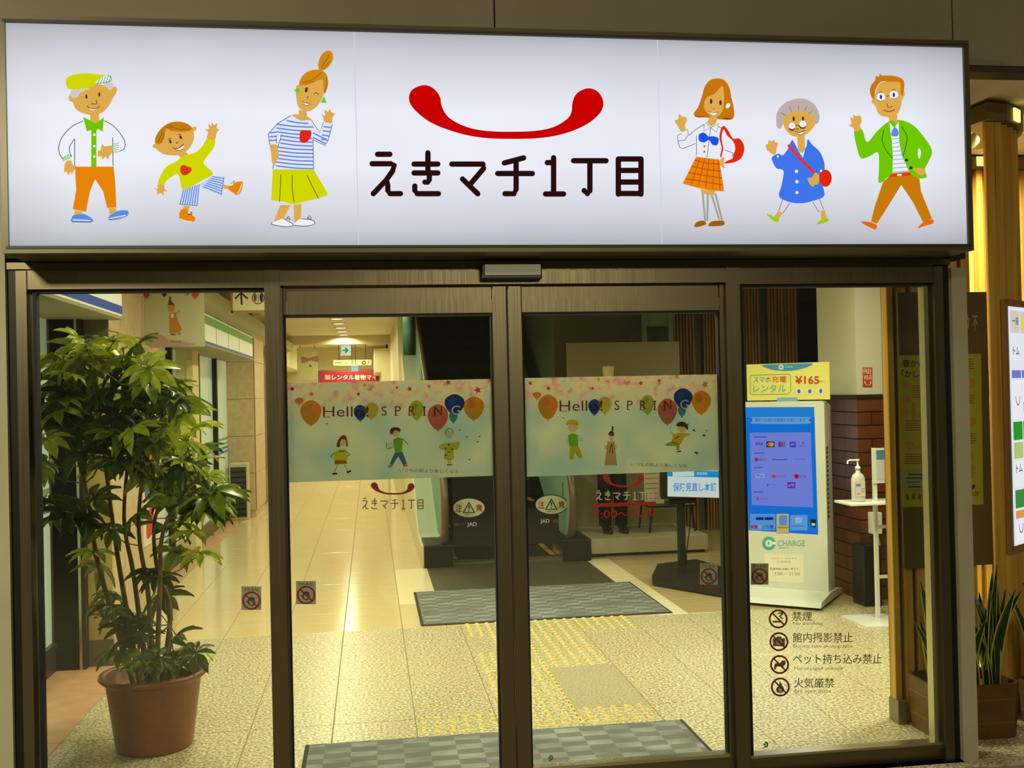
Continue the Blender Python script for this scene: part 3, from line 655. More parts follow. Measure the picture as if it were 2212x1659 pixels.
# father
d = SD(1810, 140, .22302)
d.s_(SK, (325, 360), (360, 400), (390, 470), (440, 500), (520, 505), (580, 470), (610, 400), (620, 340), (645, 300), (640, 250), (600, 170), (420, 170), (370, 260), (340, 320))
d.s_(BR, (345, 335), (310, 270), (320, 200), (360, 150), (365, 110), (395, 115), (405, 85), (430, 105), (520, 105), (610, 130), (642, 180), (630, 290), (605, 280), (600, 175), (500, 165), (415, 165), (365, 240))
for x, y in ((415, 312), (540, 293)): d.e(WH, x, y, 42).e((30, 40, 80), x, y, 11, 22)
d.l(DK, 6, (395, 272), (415, 262), (432, 270)).l(DK, 6, (522, 248), (540, 240), (556, 250)).l(DK, 6, (465, 305), (500, 300)).l(DK, 5, (380, 340), (415, 355), (445, 345)).l(DK, 5, (515, 322), (545, 333), (570, 322)).l(DK, 6, (475, 375), (478, 405), (500, 415), (525, 400)).l((150, 60, 10), 8, (440, 440), (490, 455), (550, 435))
d.p(SK, (485, 490), (570, 480), (575, 570), (545, 620), (500, 580))
d.s_(GR_, (500, 545), (560, 560), (590, 535), (700, 570), (790, 650), (905, 820), (880, 930), (840, 1010), (855, 1090), (760, 1100), (690, 1060), (600, 1060), (480, 1090), (440, 1130), (390, 1135), (395, 1000), (385, 850), (300, 890), (220, 905), (180, 800), (155, 640), (230, 625), (280, 750), (380, 640))
d.p((236, 240, 248), (495, 560), (545, 615), (585, 550), (590, 740), (615, 880), (685, 1035), (525, 1050), (530, 900), (520, 740))
for k in range(9): d.l((150, 170, 206), 8, (524, 722+40*k), (596+10*k, 712+40*k))
d.s_(BL, (515, 650), (545, 605), (582, 645), (575, 690), (520, 692))
for q in (((440, 635), (425, 740), (470, 840), (525, 905)), ((612, 600), (665, 700), (650, 800), (625, 890))): d.l((40, 110, 10), 8, *q)
d.e((30, 60, 10), 660, 925, 16).e((30, 60, 10), 702, 1000, 16).s_((235, 236, 246), (780, 810), (800, 850), (782, 915), (768, 860))
d.p(BR, (490, 1085), (710, 1070), (785, 1110), (800, 1230), (905, 1490), (820, 1530), (720, 1330), (608, 1165), (500, 1340), (375, 1540), (315, 1520), (350, 1380), (430, 1140)).p((226, 66, 16), (520, 1055), (690, 1042), (712, 1075), (488, 1090)).rect(WH, 570, 1060, 610, 1078)
d.s_(SK, (95, 590), (125, 575), (115, 515), (140, 520), (145, 490), (175, 500), (210, 495), (225, 540), (210, 600), (220, 630), (165, 650), (140, 610)).s_(SK, (725, 1015), (770, 1000), (830, 1015), (840, 1050), (790, 1075))
d.s_((226, 106, 14), (215, 1525), (300, 1525), (370, 1555), (360, 1595), (320, 1585)).s_((226, 106, 14), (765, 1585), (830, 1520), (915, 1500), (910, 1540), (840, 1560))
d.build('father_illustration', PANE[2], label='illustrated man with glasses, green jacket and brown trousers')
# ================================================================ CEILING LIGHTS (lit lamps and their light)
LAMP = emitm((255, 246, 214), 6)
def downlight(x, y, z, r, power, label, group=None, col=WARM):
    t = thing('ceiling_downlight', label, 'ceiling light', (x, y, z), group=group)
    MB().lathe([(r*1.25, -.002), (r*1.25, -.012), (r, -.012), (r, .0)], 0, 0, 20).build('trim_ring', mat('lamp_ring', (225, 220, 200), .4), t, local=True)
    MB().disc((0, 0, -.006), r, n=20).build('lamp_disc', LAMP, t, local=True)
    l = area('downlight_lamp', (x, y, z-.02), (0, 0, 0), r*2, r*2, power, col, 160); l.data.shape = 'DISK'
ORD = 'first second third fourth fifth sixth seventh eighth ninth tenth eleventh twelfth thirteenth fourteenth fifteenth sixteenth seventeenth eighteenth nineteenth'.split()
for k in range(19):
    downlight(-.46, 1.2+1.0*k, 2.75, .09, 15 if 1 < k < 13 else 23, 'round corridor ceiling downlight, %s in the row from the entrance' % ORD[k], 'downlights along the corridor ceiling')
for x, y, p, q in ((.95, 1.0, 29, 'above the entrance mat'), (2.4, 1.6, 24, 'above the bare speckled floor on the right'), (1.2, 3.1, 18, 'above the escalator mat'), (3.2, 2.3, 11, 'above the sanitiser stand'), (3.9, 4.9, 20, 'behind the brick column')):
    downlight(x, y, 2.75, .11, p, 'round recessed hall ceiling downlight '+q, 'downlights in the entrance hall')
# ================================================================ MATS
def matm(name, a, b, sx, sy):
    m = mat(name, a, .95); t, N, L, P = nt(m)
    g = N.new('ShaderNodeNewGeometry'); mp = N.new('ShaderNodeMapping'); mp.inputs['Scale'].default_value = (sx, sy, 1)
    c = N.new('ShaderNodeTexChecker'); c.inputs['Scale'].default_value = 1
    n = N.new('ShaderNodeTexNoise'); n.inputs['Scale'].default_value = .45; n.inputs['Detail'].default_value = 3
    w = N.new('ShaderNodeTexWave'); w.inputs['Scale'].default_value = 46; w.bands_direction = 'X'
    r = N.new('ShaderNodeMix'); r.data_type = 'RGBA'
    L.new(g.outputs['Position'], mp.inputs[0]); L.new(mp.outputs[0], c.inputs[0]); L.new(mp.outputs[0], n.inputs[0]); L.new(g.outputs['Position'], w.inputs[0])
    nr = N.new('ShaderNodeMapRange'); nr.inputs['From Min'].default_value = .3; nr.inputs['From Max'].default_value = .7; L.new(n.outputs[0], nr.inputs[0])
    cs = N.new('ShaderNodeMath'); cs.operation = 'MULTIPLY_ADD'; cs.inputs[1].default_value = .5; cs.inputs[2].default_value = .12; L.new(c.outputs['Fac'], cs.inputs[0])
    k = N.new('ShaderNodeMath'); k.operation = 'MULTIPLY'; L.new(cs.outputs[0], k.inputs[0]); L.new(nr.outputs[0], k.inputs[1])
    k2 = N.new('ShaderNodeMath'); k2.operation = 'MULTIPLY_ADD'; L.new(w.outputs['Fac'], k2.inputs[0]); k2.inputs[1].default_value = .25; L.new(k.outputs[0], k2.inputs[2])
    L.new(k2.outputs[0], r.inputs[0]); r.inputs[6].default_value = (*lin(a), 1); r.inputs[7].default_value = (*lin(b), 1); L.new(r.outputs[2], P.inputs['Base Color'])
    return m
MATM = matm('grey_carpet', (74, 78, 78), (172, 176, 176), 8.5, 16)
EDGE = mat('mat_edge', (46, 46, 40), .9)
for x0, x1, y0, y1, lab in ((-.326, 1.462, -.35, .715, 'grey checked door mat lying across the entrance under the sliding doors'), (.317, 2.112, 3.032, 4.254, 'grey checked mat in front of the escalator landing')):
    t = thing('floor_mat', lab, 'mat', ((x0+x1)/2, (y0+y1)/2, 0))
    y0 = max(y0, .13)
    MB().box(x0, x1, y0, y1, .0, .006).build('rubber_border', EDGE, t)
    MB().box(x0+.02, x1-.02, y0+.02, y1-.02, .006, .011).build('carpet', MATM, t)
# ================================================================ ESCALATOR
es = thing('escalator', 'escalator with teal glass sides and brown handrails rising behind the mat', 'escalator', (1.24, 5.5, 0))
TEAL = glassm('teal_glass', (150, 200, 172), .08, .72)
RUB = mat('brown_handrail', (104, 82, 66), .35); CHR = mat('chrome', (205, 204, 190), .2, 1)
ESB = mat('escalator_black', (15, 16, 14), .5, 0, .3); STEP = noisy('step_black', (34, 36, 33), (24, 26, 24), 5, .5)
CLAD = mat('cream_cladding', (226, 214, 176), .45)
TG = .5; YS, YE = 6.3, 16.2
def zi(y): return max(0, y-YS)*TG
for sx, X, XB in ((-1, .655, .6), (1, 1.845, 1.9)):
    cy0, cz0, rr = 5.62, .56, .37                      # newel centre
    arc = [(cy0+rr*math.cos(a), cz0+rr*math.sin(a)) for a in [R(90+18*i) for i in range(0, 9)]]
    top = [(YE, .93+zi(YE)), (6.7, .93+zi(6.7)), (6.45, .97), (6.2, .93)]
    rail = [(X, y, z) for y, z in top+arc]+[(X, 5.5, .215)]
    mb = MB(); mb.tube(rail, .036, 10); mb.build('handrail', RUB, es)
    MB().tube([(X, p[1]+.02, p[2]-.05) for p in rail[:-3]], .014, 6).build('rail_track', CHR, es)
    poly = [(YE, .86+zi(YE)), (6.7, .86+zi(6.7)), (6.2, .86)]+[(cy0+(rr-.06)*math.cos(a), cz0+(rr-.06)*math.sin(a)) for a in [R(95+15*i) for i in range(0, 9)]]+[(5.5, .215), (6.3, .22), (YE, .22+zi(YE))]
    MB().prism(poly, X-.006, X+.006, 'x').build('balustrade_glass', TEAL, es)
    for y in (7.3, 8.8, 10.3): MB().box(X-.012, X+.012, y-.012, y+.012, .22+zi(y), .86+zi(y)).build('glass_joint', DARK, es)
    MB().bbox(XB-.135, XB+.135, 5.40, 5.95, 0, .21, .01).build('newel_base', ESB, es)
    MB().box(XB-.137, XB-.132, 5.42, 5.95, .0, .2).box(XB+.132, XB+.137, 5.42, 5.95, 0, .2).build('base_edge', CHR, es)
    MB().prism([(5.95, 0), (5.95, .22), (6.3, .22), (YE, .22+zi(YE)), (YE, zi(YE)-.3), (7.0, 0)], X if sx < 0 else 1.765, .735 if sx < 0 else X, 'x').build('skirt_panel', ESB, es)
    MB().prism([(5.96, 0), (5.96, .215), (6.3, .215), (YE, .215+zi(YE)), (YE, 0)], X-.012 if sx < 0 else X+.002, X-.002 if sx < 0 else X+.012, 'x').build('truss_side', mat('teal_panel', (168, 204, 174), .35, .15), es)
MB().prism([(5.9, .18), (5.9, .195), (6.3, .205), (10.2, .205+zi(10.2)), (10.2, .19+zi(10.2)), (6.3, .19)], .462, .643, 'x').build('outer_deck', mat('deck_steel', (196, 206, 180), .35, .3), es)
MB().prism([(5.45, 0), (5.45, .20), (6.3, .21), (10.2, .21+zi(10.2)), (10.2, 0)], .445, .462, 'x').build('side_cladding', CLAD, es)
o = MB().box(.40, .47, 10.2, 20.6, 0, 2.75).build('wall_under_escalator', WALLI); tag(o, kind='structure')
o = MB().box(2.05, 2.12, 7.2, 18, 0, 3.0).build('wall_escalator_right', DIMW); tag(o, kind='structure')
sm = None
for k in range(26):
    y = 5.72+.40*k; z = max(0, .2*(k-1))
    s_ = MB().box(.735, 1.765, y, y+.42, z-.05, z+.012)
    s_.box(.735, 1.765, y-.005, y+.02, z-.208, z)
    for q in range(20): s_.box(.74+.051*q, .765+.051*q, y-.009, y-.004, z-.2, z-.01)
    so = s_.build('step', STEP, es)
    MB().box(.745, .80, y+.01, y+.38, z+.021, z+.024).box(1.70, 1.755, y+.01, y+.38, z+.021, z+.024).build('yellow_edge', mat('step_yellow', (176, 142, 24), .6), so)
MB().box(.735, 1.765, 5.55, 5.72, .0, .012).build('comb_plate', mat('comb_steel', (130, 126, 100), .4, .7), es)
# caution boards inside both balustrades
def caution(x0, x1, px, py, side):
    t = thing('caution_sign', 'oval caution notice on the %s side of the escalator entrance' % side, 'notice', ((x0+x1)/2, 5.56, .22))
    MB().box(x0, x1, 5.565, 5.575, .16, .92 if side == 'left' else .50).build('dark_plate', mat('dark_plate', (18, 20, 18), .25), t)
    d = Draw(front(5.565), px, py, 1); X_ = 0
    d.e((30, 34, 26), 0, 0, 36, 22).e((196, 198, 166), 0, 0, 34, 20)
    d.p((34, 34, 26), (0, -14), (14, 11), (-14, 11)).p((196, 198, 166), (0, -9), (10, 9), (-10, 9)).rect((34, 34, 26), -1.5, -6, 1.5, 3).rect((34, 34, 26), -1.5, 5, 1.5, 7.5)
    d.t((150, 30, 20), '注', -29, -8, -15, 9, .02).t((150, 30, 20), '意', 15, -8, 29, 9, .02).t((60, 60, 50), '自動ドア', -9, 12, 9, 17)
    d.build('oval_notice', t)
    d = Draw(front(5.565), px, py, 1)
    d.t((190, 196, 176), 'JAD', -4 if side == 'left' else -24, 31, 17 if side == 'left' else -4, 42, .02).t((120, 124, 108), '自動ドア', -32 if side == 'left' else 4, 32, -10 if side == 'left' else 26, 39)
    d.build('maker_lettering', t)
caution(.75, 1.13, 1013, 1097, 'left'); caution(1.42, 1.76, 1191, 1090, 'right')
nt_ = thing('small_notice', 'small white notice with red print stuck inside the right escalator glass', 'notice', (1.86, 5.6, .6))
p_ = [PY(1212, 1041, 5.7), PY(1231, 1052, 5.95), PY(1232, 1083, 5.95), PY(1214, 1071, 5.7)]
Vn = [Vector(p) for p in p_]
MB().add([v for v in Vn]+[v+Vector((.004, .002, 0)) for v in Vn], [(0, 1, 2, 3), (7, 6, 5, 4), (0, 4, 5, 1), (1, 5, 6, 2), (2, 6, 7, 3), (3, 7, 4, 0)]).build('card', mat('notice_card', (222, 214, 190), .6), nt_)
d = Draw(Pl(Vn[3], (Vn[2]-Vn[3]), Vector((0, 0, 1))), metres=True, gap=.002); ww = (Vn[2]-Vn[3]).length
for k in range(8): d.rect((190, 110, 70), .12*ww, .02+.017*k, .88*ww, .028+.017*k)
d.build('red_print', nt_)
# ================================================================ POTTED UMBRELLA TREE
pt = thing('potted_umbrella_tree', 'tall bushy green umbrella tree in a terracotta coloured pot behind the left window', 'potted plant', (-1.02, .86, 0))
cx, cy = -1.02, .86
MB().lathe([(.0, .004), (.165, .004), (.172, .02), (.21, .30), (.214, .318), (.232, .322), (.242, .334), (.240, .346), (.228, .350), (.205, .34), (.196, .27), (.0, .262)], cx, cy, 40).build('pot', TERRA, pt, smooth=True)
MB().lathe([(.0, .285), (.12, .287), (.195, .272)], cx, cy, 24).build('soil', noisy('soil', (206, 196, 160), (90, 74, 44), 30, .9), pt)
BARK = noisy('stem_bark', (120, 98, 56), (74, 62, 30), 18, .7)
def leafmat(name, a, b):
    m = noisy(name, a, b, 26, .32, 2, lo=.4, hi=.7); t, N, L, P = nt(m)
    tl = N.new('ShaderNodeBsdfTranslucent'); tl.inputs[0].default_value = (*lin(b), 1)
    mx = N.new('ShaderNodeMixShader'); mx.inputs[0].default_value = .22
    out = [n for n in N if n.type == 'OUTPUT_MATERIAL'][0]
    L.new(P.outputs[0], mx.inputs[1]); L.new(tl.outputs[0], mx.inputs[2]); L.new(mx.outputs[0], out.inputs[0])
    return m
LF = [leafmat('leaf_dark', (50, 70, 20), (76, 96, 28)), leafmat('leaf_mid', (84, 108, 26), (130, 146, 40)), leafmat('leaf_lime', (150, 168, 28), (202, 206, 70))]
def palmate(seed, n, L0, droop):
    rnd = random.Random(seed); b = MB()
    for k in range(n):
        a = 2*math.pi*k/n+rnd.uniform(-.2, .2); L = L0*rnd.uniform(.75, 1.15); w = L*.2; dr = droop*rnd.uniform(.7, 1.4)
        ca, sa = math.cos(a), math.sin(a); vs = []
        for i, (u, ww) in enumerate(((0, .05), (.14, .12), (.34, .85), (.58, 1), (.8, .72), (1, .05))):
            r = L*u; z = .12*L*math.sin(u*2)-dr*L*u*u
            for q in (-1, 0, 1):
                vs.append((r*ca-q*w*ww*sa, r*sa+q*w*ww*ca, z+(.012 if q else 0)))
        fs = [(3*i+q, 3*i+q+1, 3*i+q+4, 3*i+q+3) for i in range(5) for q in (0, 1)]
        b.add(vs, fs, 0, True)
    return b
leafmesh = []
for mi_ in range(3):
    for sd in range(4):
        b = palmate(sd+10*mi_, 7+sd % 3, .13, .35+.2*sd/3)
        me = bpy.data.meshes.new('leaf'); me.from_pydata(b.v, [], b.f); me.materials.append(LF[mi_]); me.polygons.foreach_set('use_smooth', [True]*len(b.f)); me.update(); leafmesh.append(me)
# stems: base in the pot, passing through points seen in the photograph
stems = [[(265, 1450, .85), (215, 1230, .9), (190, 1080, .92), (150, 900, .95), (140, 790, .95)],
         [(290, 1455, .80), (262, 1250, .8), (240, 1100, .8), (215, 900, .8), (205, 760, .8)],
         [(310, 1455, .88), (290, 1250, .9), (268, 1120, .95), (280, 950, 1.0), (285, 800, 1.0)],
         [(325, 1450, .82), (322, 1300, .78), (300, 1150, .74), (310, 1000, .7), (330, 860, .7)],
         [(355, 1430, .9), (368, 1320, .92), (340, 1230, .92), (335, 1120, .95), (380, 1000, 1.0), (385, 920, 1.0)],
         [(345, 1440, .78), (345, 1280, .72), (352, 1150, .7), (400, 1060, .68), (430, 1030, .66)]]
spts = []
for s_ in stems:
    q = [PY(*p) for p in s_]; q[0].z = .27
    q[0].x = cx+(q[0].x-cx)*.6
    sm = [Vector(v) for v in cr([tuple(v) for v in q], False, 5)]; n = len(sm)
    MB().tube(sm, [.013*(1-.65*i/n) for i in range(n)], 7).build('stem', BARK, pt); spts += sm[4:]
rnd = random.Random(3)
poly = [(85, 790), (130, 735), (200, 712), (290, 740), (345, 800), (385, 850), (415, 930), (440, 1010), (485, 1080), (430, 1110), (350, 1070), (290, 1010), (190, 1010), (95, 1000), (75, 900)]
def inside(x, y, P):
    c = False
    for (x0, y0), (x1, y1) in zip(P, P[1:]+P[:1]):
        if (y0 > y) != (y1 > y) and x < (x1-x0)*(y-y0)/(y1-y0)+x0: c = not c
    return c
spots = []
while len(spots) < 135:
    x, y = rnd.uniform(70, 490), rnd.uniform(705, 1115)
    if inside(x, y, poly): spots.append((x, y, rnd.uniform(.5, 1.25)))
spots += [(x+rnd.uniform(-14, 14), y+rnd.uniform(-12, 12), rnd.uniform(.6, 1.1)) for x, y in
          [(115, 1085), (150, 1100), (95, 1010), (180, 1120), (215, 1075), (120, 1120), (430, 1110), (450, 1095), (400, 1130), (455, 1085), (420, 1160), (395, 1190), (440, 1185), (200, 1215), (215, 1200), (300, 1250), (330, 1260), (225, 1290), (250, 1280), (345, 1290), (250, 1330), (265, 1360), (300, 1330), (235, 1345), (290, 1380), (320, 1370), (390, 1390), (410, 1400), (380, 1420), (430, 1415), (260, 1400), (340, 1430), (310, 1440), (365, 1440), (285, 1420), (245, 1310), (350, 1140), (300, 1120), (250, 1140), (380, 1060)]]
pet = MB()
for i, (x, y, Y) in enumerate(spots):
    p = PY(x, y, Y)
    hi = (1100-y)/400
    mi_ = 2 if rnd.random() < .15+.25*max(0, hi)+(.3 if y < 790 or x > 380 else 0) else rnd.choice((0, 1))  # lime marks young leaves and paints highlights on top and right-hand ones
    o = link('leaf', leafmesh[4*mi_+rnd.randrange(4)], pt); o.matrix_parent_inverse = WM[pt].inverted()
    o.location = p; k = rnd.uniform(.75, 1.15)*(.85 if y > 1150 else 1); o.scale = (k, k, k)
    o.rotation_euler = (rnd.uniform(-.9, .5), rnd.uniform(-.6, .6), rnd.uniform(0, 6.28))
    q = min(spts, key=lambda v: (v-p-Vector((0, 0, -.08))).length)
    mid = (p+q)/2+Vector((0, 0, -.02)); pet.tube([q, mid, p], .0028, 5, caps=False)
pet.build('leaf_stalks', mat('stalk_green', (92, 104, 40), .5), pt, kind='stuff')
def place_smile(d, col, x0, y0, x1, y1): d.s_(col, *[(x0+(x-442)/1288*(x1-x0), y0+(y-135)/357*(y1-y0)) for x, y in SMILE])
def place_name(d, col, x0, y0, x1, y1, w):
    for st in STROKES:
        d.l(col, w, *[(x0+(x-190)/1800*(x1-x0), y0+(y-586)/276*(y1-y0)) for x, y in st], smooth=False)
# ================================================================ WINDOW FILMS ON THE DOORS
def inkm(rgb, op=.35):
    key = 'ink_%d_%d_%d_%g' % (*rgb, op)
    if key in MATS: return MATS[key]
    m = bpy.data.materials.new(key); m.use_nodes = True; t = m.node_tree; N = t.nodes; L = t.links
    for n in list(N): N.remove(n)
    c = (*lin(rgb), 1); df = N.new('ShaderNodeBsdfDiffuse'); df.inputs[0].default_value = c
    tr = N.new('ShaderNodeBsdfTransparent'); tr.inputs[0].default_value = c
    mx = N.new('ShaderNodeMixShader'); mx.inputs[0].default_value = op; o = N.new('ShaderNodeOutputMaterial')
    L.new(tr.outputs[0], mx.inputs[1]); L.new(df.outputs[0], mx.inputs[2]); L.new(mx.outputs[0], o.inputs[0]); MATS[key] = m
    return m
class Ink(Draw):
    def mi(s, col):
        if col not in s.key: s.key[col] = len(s.mats); s.mats.append(inkm(col, s.arg or .35))
        return s.key[col]
FY = .0345
FP = front(FY)
# watercolour sheet: pale blue-green wash, pinkish blossom at the top
FILM = filmm((206, 214, 196), .2); FILM = FILM.copy(); FILM.name = 'spring_film'
t_ = FILM.node_tree; N_ = t_.nodes; L_ = t_.links
g_ = N_.new('ShaderNodeNewGeometry'); sp = N_.new('ShaderNodeSeparateXYZ'); L_.new(g_.outputs['Position'], sp.inputs[0])
n1 = N_.new('ShaderNodeTexNoise'); n1.inputs['Scale'].default_value = 5; n1.inputs['Detail'].default_value = 4; L_.new(g_.outputs['Position'], n1.inputs[0])
n2 = N_.new('ShaderNodeTexNoise'); n2.inputs['Scale'].default_value = 26; n2.inputs['Detail'].default_value = 5; L_.new(g_.outputs['Position'], n2.inputs[0])
r1 = N_.new('ShaderNodeValToRGB'); e = r1.color_ramp.elements; e[0].position, e[1].position = .35, .65; e[0].color = (*lin((188, 204, 200)), 1); e[1].color = (*lin((216, 216, 198)), 1); L_.new(n1.outputs[0], r1.inputs[0])
r2 = N_.new('ShaderNodeValToRGB'); cr_ = r2.color_ramp; cr_.elements[0].position = .3; cr_.elements[0].color = (*lin((196, 212, 214)), 1); cr_.elements[1].position = .72; cr_.elements[1].color = (*lin((200, 140, 146)), 1)
q_ = cr_.elements.new(.5); q_.color = (*lin((226, 214, 186)), 1); q_ = cr_.elements.new(.6); q_.color = (*lin((220, 190, 186)), 1); L_.new(n2.outputs[0], r2.inputs[0])
mr = N_.new('ShaderNodeMapRange'); mr.inputs['From Min'].default_value = 1.50; mr.inputs['From Max'].default_value = 1.62; L_.new(sp.outputs[2], mr.inputs[0])
mx = N_.new('ShaderNodeMix'); mx.data_type = 'RGBA'; L_.new(mr.outputs[0], mx.inputs[0]); L_.new(r1.outputs[0], mx.inputs[6]); L_.new(r2.outputs[0], mx.inputs[7])
for n in N_:
    if n.type.startswith('BSDF'): L_.new(mx.outputs[2], n.inputs[0])
def balloon(d, col, x, y, rx, ry, hi=None):
    d.s_(col, (x, y-ry), (x+rx*.8, y-ry*.65), (x+rx, y-ry*.05), (x+rx*.62, y+ry*.65), (x, y+ry), (x-rx*.62, y+ry*.65), (x-rx, y-ry*.05), (x-rx*.8, y-ry*.65))
    d.p(col, (x-8, y+ry+8), (x, y+ry-6), (x+8, y+ry+8))
    if hi: d.e(hi, x-rx*.25, y-ry*.35, rx*.38, ry*.4, .4)
def film(label, x0, x1, zt, zb):
    t = thing('window_film', label, 'window film', ((x0+x1)/2, FY, zb), group='spring window films on the sliding doors')
    return MB().box(x0, x1, FY, FY+.0004, zb, zt).build('printed_sheet', FILM, t)
class NInk(Ink):
    """ink with separate x and y scales"""
    def xy(s, p): return s.pl.px(s.ox+p[0]*s.k[0], s.oy+p[1]*s.k[1])
def spring(t, ox, oy, kx, ky):
    d = NInk(FP, ox, oy, (kx, ky), gap=.0001, step=.00002, arg=.15)
    balloon(d, (238, 158, 40), 330, 835, 82, 98, (240, 214, 180)); balloon(d, (240, 168, 60), 240, 745, 34, 28)
    balloon(d, (40, 80, 190), 715, 835, 50, 62, (150, 190, 230)); balloon(d, (236, 206, 80), 800, 820, 58, 66)
    balloon(d, (196, 206, 80), 1155, 815, 54, 78, (226, 226, 160)); balloon(d, (232, 120, 100), 1320, 870, 80, 102, (240, 190, 180))
    balloon(d, (34, 70, 180), 1450, 770, 78, 80, (130, 180, 226)); balloon(d, (80, 160, 180), 1440, 868, 34, 42); balloon(d, (240, 164, 30), 1600, 800, 80, 92, (240, 200, 120))
    for x, y, r in ((185, 650, 20), (335, 690, 22), (750, 620, 18), (1400, 600, 24), (1100, 650, 22), (1630, 660, 30), (700, 690, 16), (1000, 640, 14), (1250, 630, 18)): d.s_(random.choice(((214, 90, 90), (226, 150, 140), (150, 60, 70), (230, 190, 120))), *[(x+r*(1 if k % 2 else .5)*math.cos(k*.628), y+r*(1 if k % 2 else .5)*math.sin(k*.628)) for k in range(10)])
    for x, y in ((1545, 1022), (1630, 1062), (1565, 1200), (1490, 970), (1645, 1020), (455, 920)): d.e((90, 110, 110), x, y, 7, 5)
    T_ = (150, 62, 62)
    d.t(T_, 'Hello!', 425, 785, 780, 866)
    for ch, a, b in (('S', 880, 922), ('P', 985, 1032), ('R', 1092, 1145), ('I', 1208, 1220), ('N', 1290, 1352)): d.t(T_, ch, a, 785, b, 858-(4 if ch != 'S' else 0))
    for x, y, wd in ((425, 866, 26), (455, 866, 26), (985, 854, 26), (1092, 854, 24), (1198, 854, 32), (1198, 788, 32), (1282, 854, 24)): d.rect(T_, x, y, x+wd, y+5)
    d.t((150, 90, 90), 'いつもの駅より楽しくなる', 1020, 1268, 1480, 1296, slant=12)
    d.build('spring_print', t)
    d = NInk(FP, ox, oy, (kx, ky), gap=.0012, step=.00002, arg=.92); d.t((236, 226, 240), 'G', 1425, 780, 1495, 852); d.build('pale_letter', t)
fA = film('spring poster film on the left sliding door with a girl, man and old woman', -.322, .488, PY(840, 823, FY).z, PY(845, 1035, FY).z)
spring(fA, 580, 660, .2772, .2772)
fB = film('spring poster film on the right sliding door with an old man, kimono woman and boy', .622, 1.440, PY(1345, 812.5, FY).z, PY(1345, 1023, FY).z)
spring(fB, 1097.6, 647.5, .2607, .2773)
SKp = (250, 222, 176)
d = Ink(FP, 580, 660, .2772, gap=.0014, step=.00002, arg=.15)
d.s_((150, 76, 34), (530, 1095), (545, 1045), (575, 1012), (605, 1020), (618, 1090), (604, 1095), (600, 1052), (578, 1042), (558, 1062), (556, 1100)).s_(SKp, (558, 1062), (580, 1042), (600, 1060), (590, 1092), (562, 1092)).p((230, 226, 40), (512, 1140), (555, 1118), (600, 1118), (618, 1140), (612, 1205), (512, 1205)).p((214, 110, 30), (516, 1205), (608, 1205), (612, 1232), (514, 1236)).l((120, 110, 90), 5, (512, 1150), (485, 1175), (500, 1185)).l((120, 110, 90), 5, (612, 1145), (635, 1160), (610, 1175)).l((230, 190, 140), 8, (540, 1236), (512, 1300)).l((230, 190, 140), 8, (590, 1234), (620, 1295)).l((60, 40, 30), 14, (497, 1312), (535, 1308)).l((60, 40, 30), 14, (610, 1302), (642, 1288)).rect((90, 120, 170), 548, 1130, 598, 1140)
d.build('girl_print', fA)
d = Ink(FP, 580, 660, .2772, gap=.0014, step=.00002, arg=.15)
d.s_((110, 60, 24), (945, 990), (955, 958), (990, 948), (1025, 960), (1025, 985), (985, 975), (965, 1005)).s_(SKp, (965, 985), (1000, 965), (1022, 985), (1010, 1020), (975, 1018)).p((150, 196, 50), (970, 1045), (1010, 1025), (1050, 1040), (1040, 1140), (985, 1150)).p((236, 236, 226), (920, 1075), (965, 1060), (985, 1110), (940, 1120)).l((90, 90, 70), 5, (1050, 1040), (1088, 1085)).l((110, 110, 80), 5, (915, 1060), (925, 1115), (960, 1105)).p((90, 130, 196), (980, 1150), (1045, 1140), (1080, 1235), (1050, 1245), (1010, 1175), (965, 1245), (945, 1235)).l((190, 140, 70), 14, (930, 1255), (965, 1248)).l((190, 140, 70), 14, (1050, 1252), (1082, 1245))
d.build('man_print', fA)
d = Ink(FP, 580, 660, .2772, gap=.0014, step=.00002, arg=.15)
d.l((190, 176, 130), 10, (1374, 1005), (1385, 970), (1408, 960), (1432, 968), (1440, 1000)).s_(SKp, (1378, 1000), (1395, 975), (1430, 985), (1432, 1020), (1405, 1038), (1382, 1022)).s_((226, 214, 60), (1330, 1090), (1380, 1070), (1440, 1070), (1490, 1060), (1475, 1120), (1440, 1130), (1445, 1195), (1370, 1195), (1375, 1130), (1340, 1120)).e((196, 110, 60), 1380, 1115, 9).e((196, 110, 60), 1430, 1120, 9).e((196, 110, 60), 1405, 1085, 9).e((196, 110, 60), 1380, 1165, 9).l((90, 70, 50), 6, (1395, 1140), (1420, 1140)).l((230, 160, 130), 7, (1400, 1195), (1403, 1235)).l((230, 160, 130), 7, (1418, 1195), (1415, 1235)).l((150, 110, 70), 9, (1390, 1242), (1432, 1240))
d.build('old_woman_print', fA)
d = Ink(FP, 1100, 560, .3377, gap=.0014, step=.00002, arg=.15)
d.s_((236, 206, 50), (365, 1060), (375, 1032), (410, 1025), (440, 1040), (440, 1062), (400, 1055)).s_(SKp, (375, 1070), (395, 1050), (435, 1060), (438, 1085), (410, 1105), (382, 1095)).p((150, 200, 60), (375, 1125), (405, 1112), (440, 1125), (440, 1195), (385, 1195)).p((236, 236, 224), (365, 1155), (378, 1145), (390, 1185), (370, 1185)).p((236, 236, 224), (445, 1140), (472, 1145), (470, 1168), (445, 1165)).p((234, 206, 40), (388, 1195), (442, 1195), (470, 1268), (445, 1275), (420, 1235), (410, 1280), (385, 1280))
d.build('old_man_print', fB)
d = Ink(FP, 1100, 560, .3377, gap=.0014, step=.00002, arg=.15)
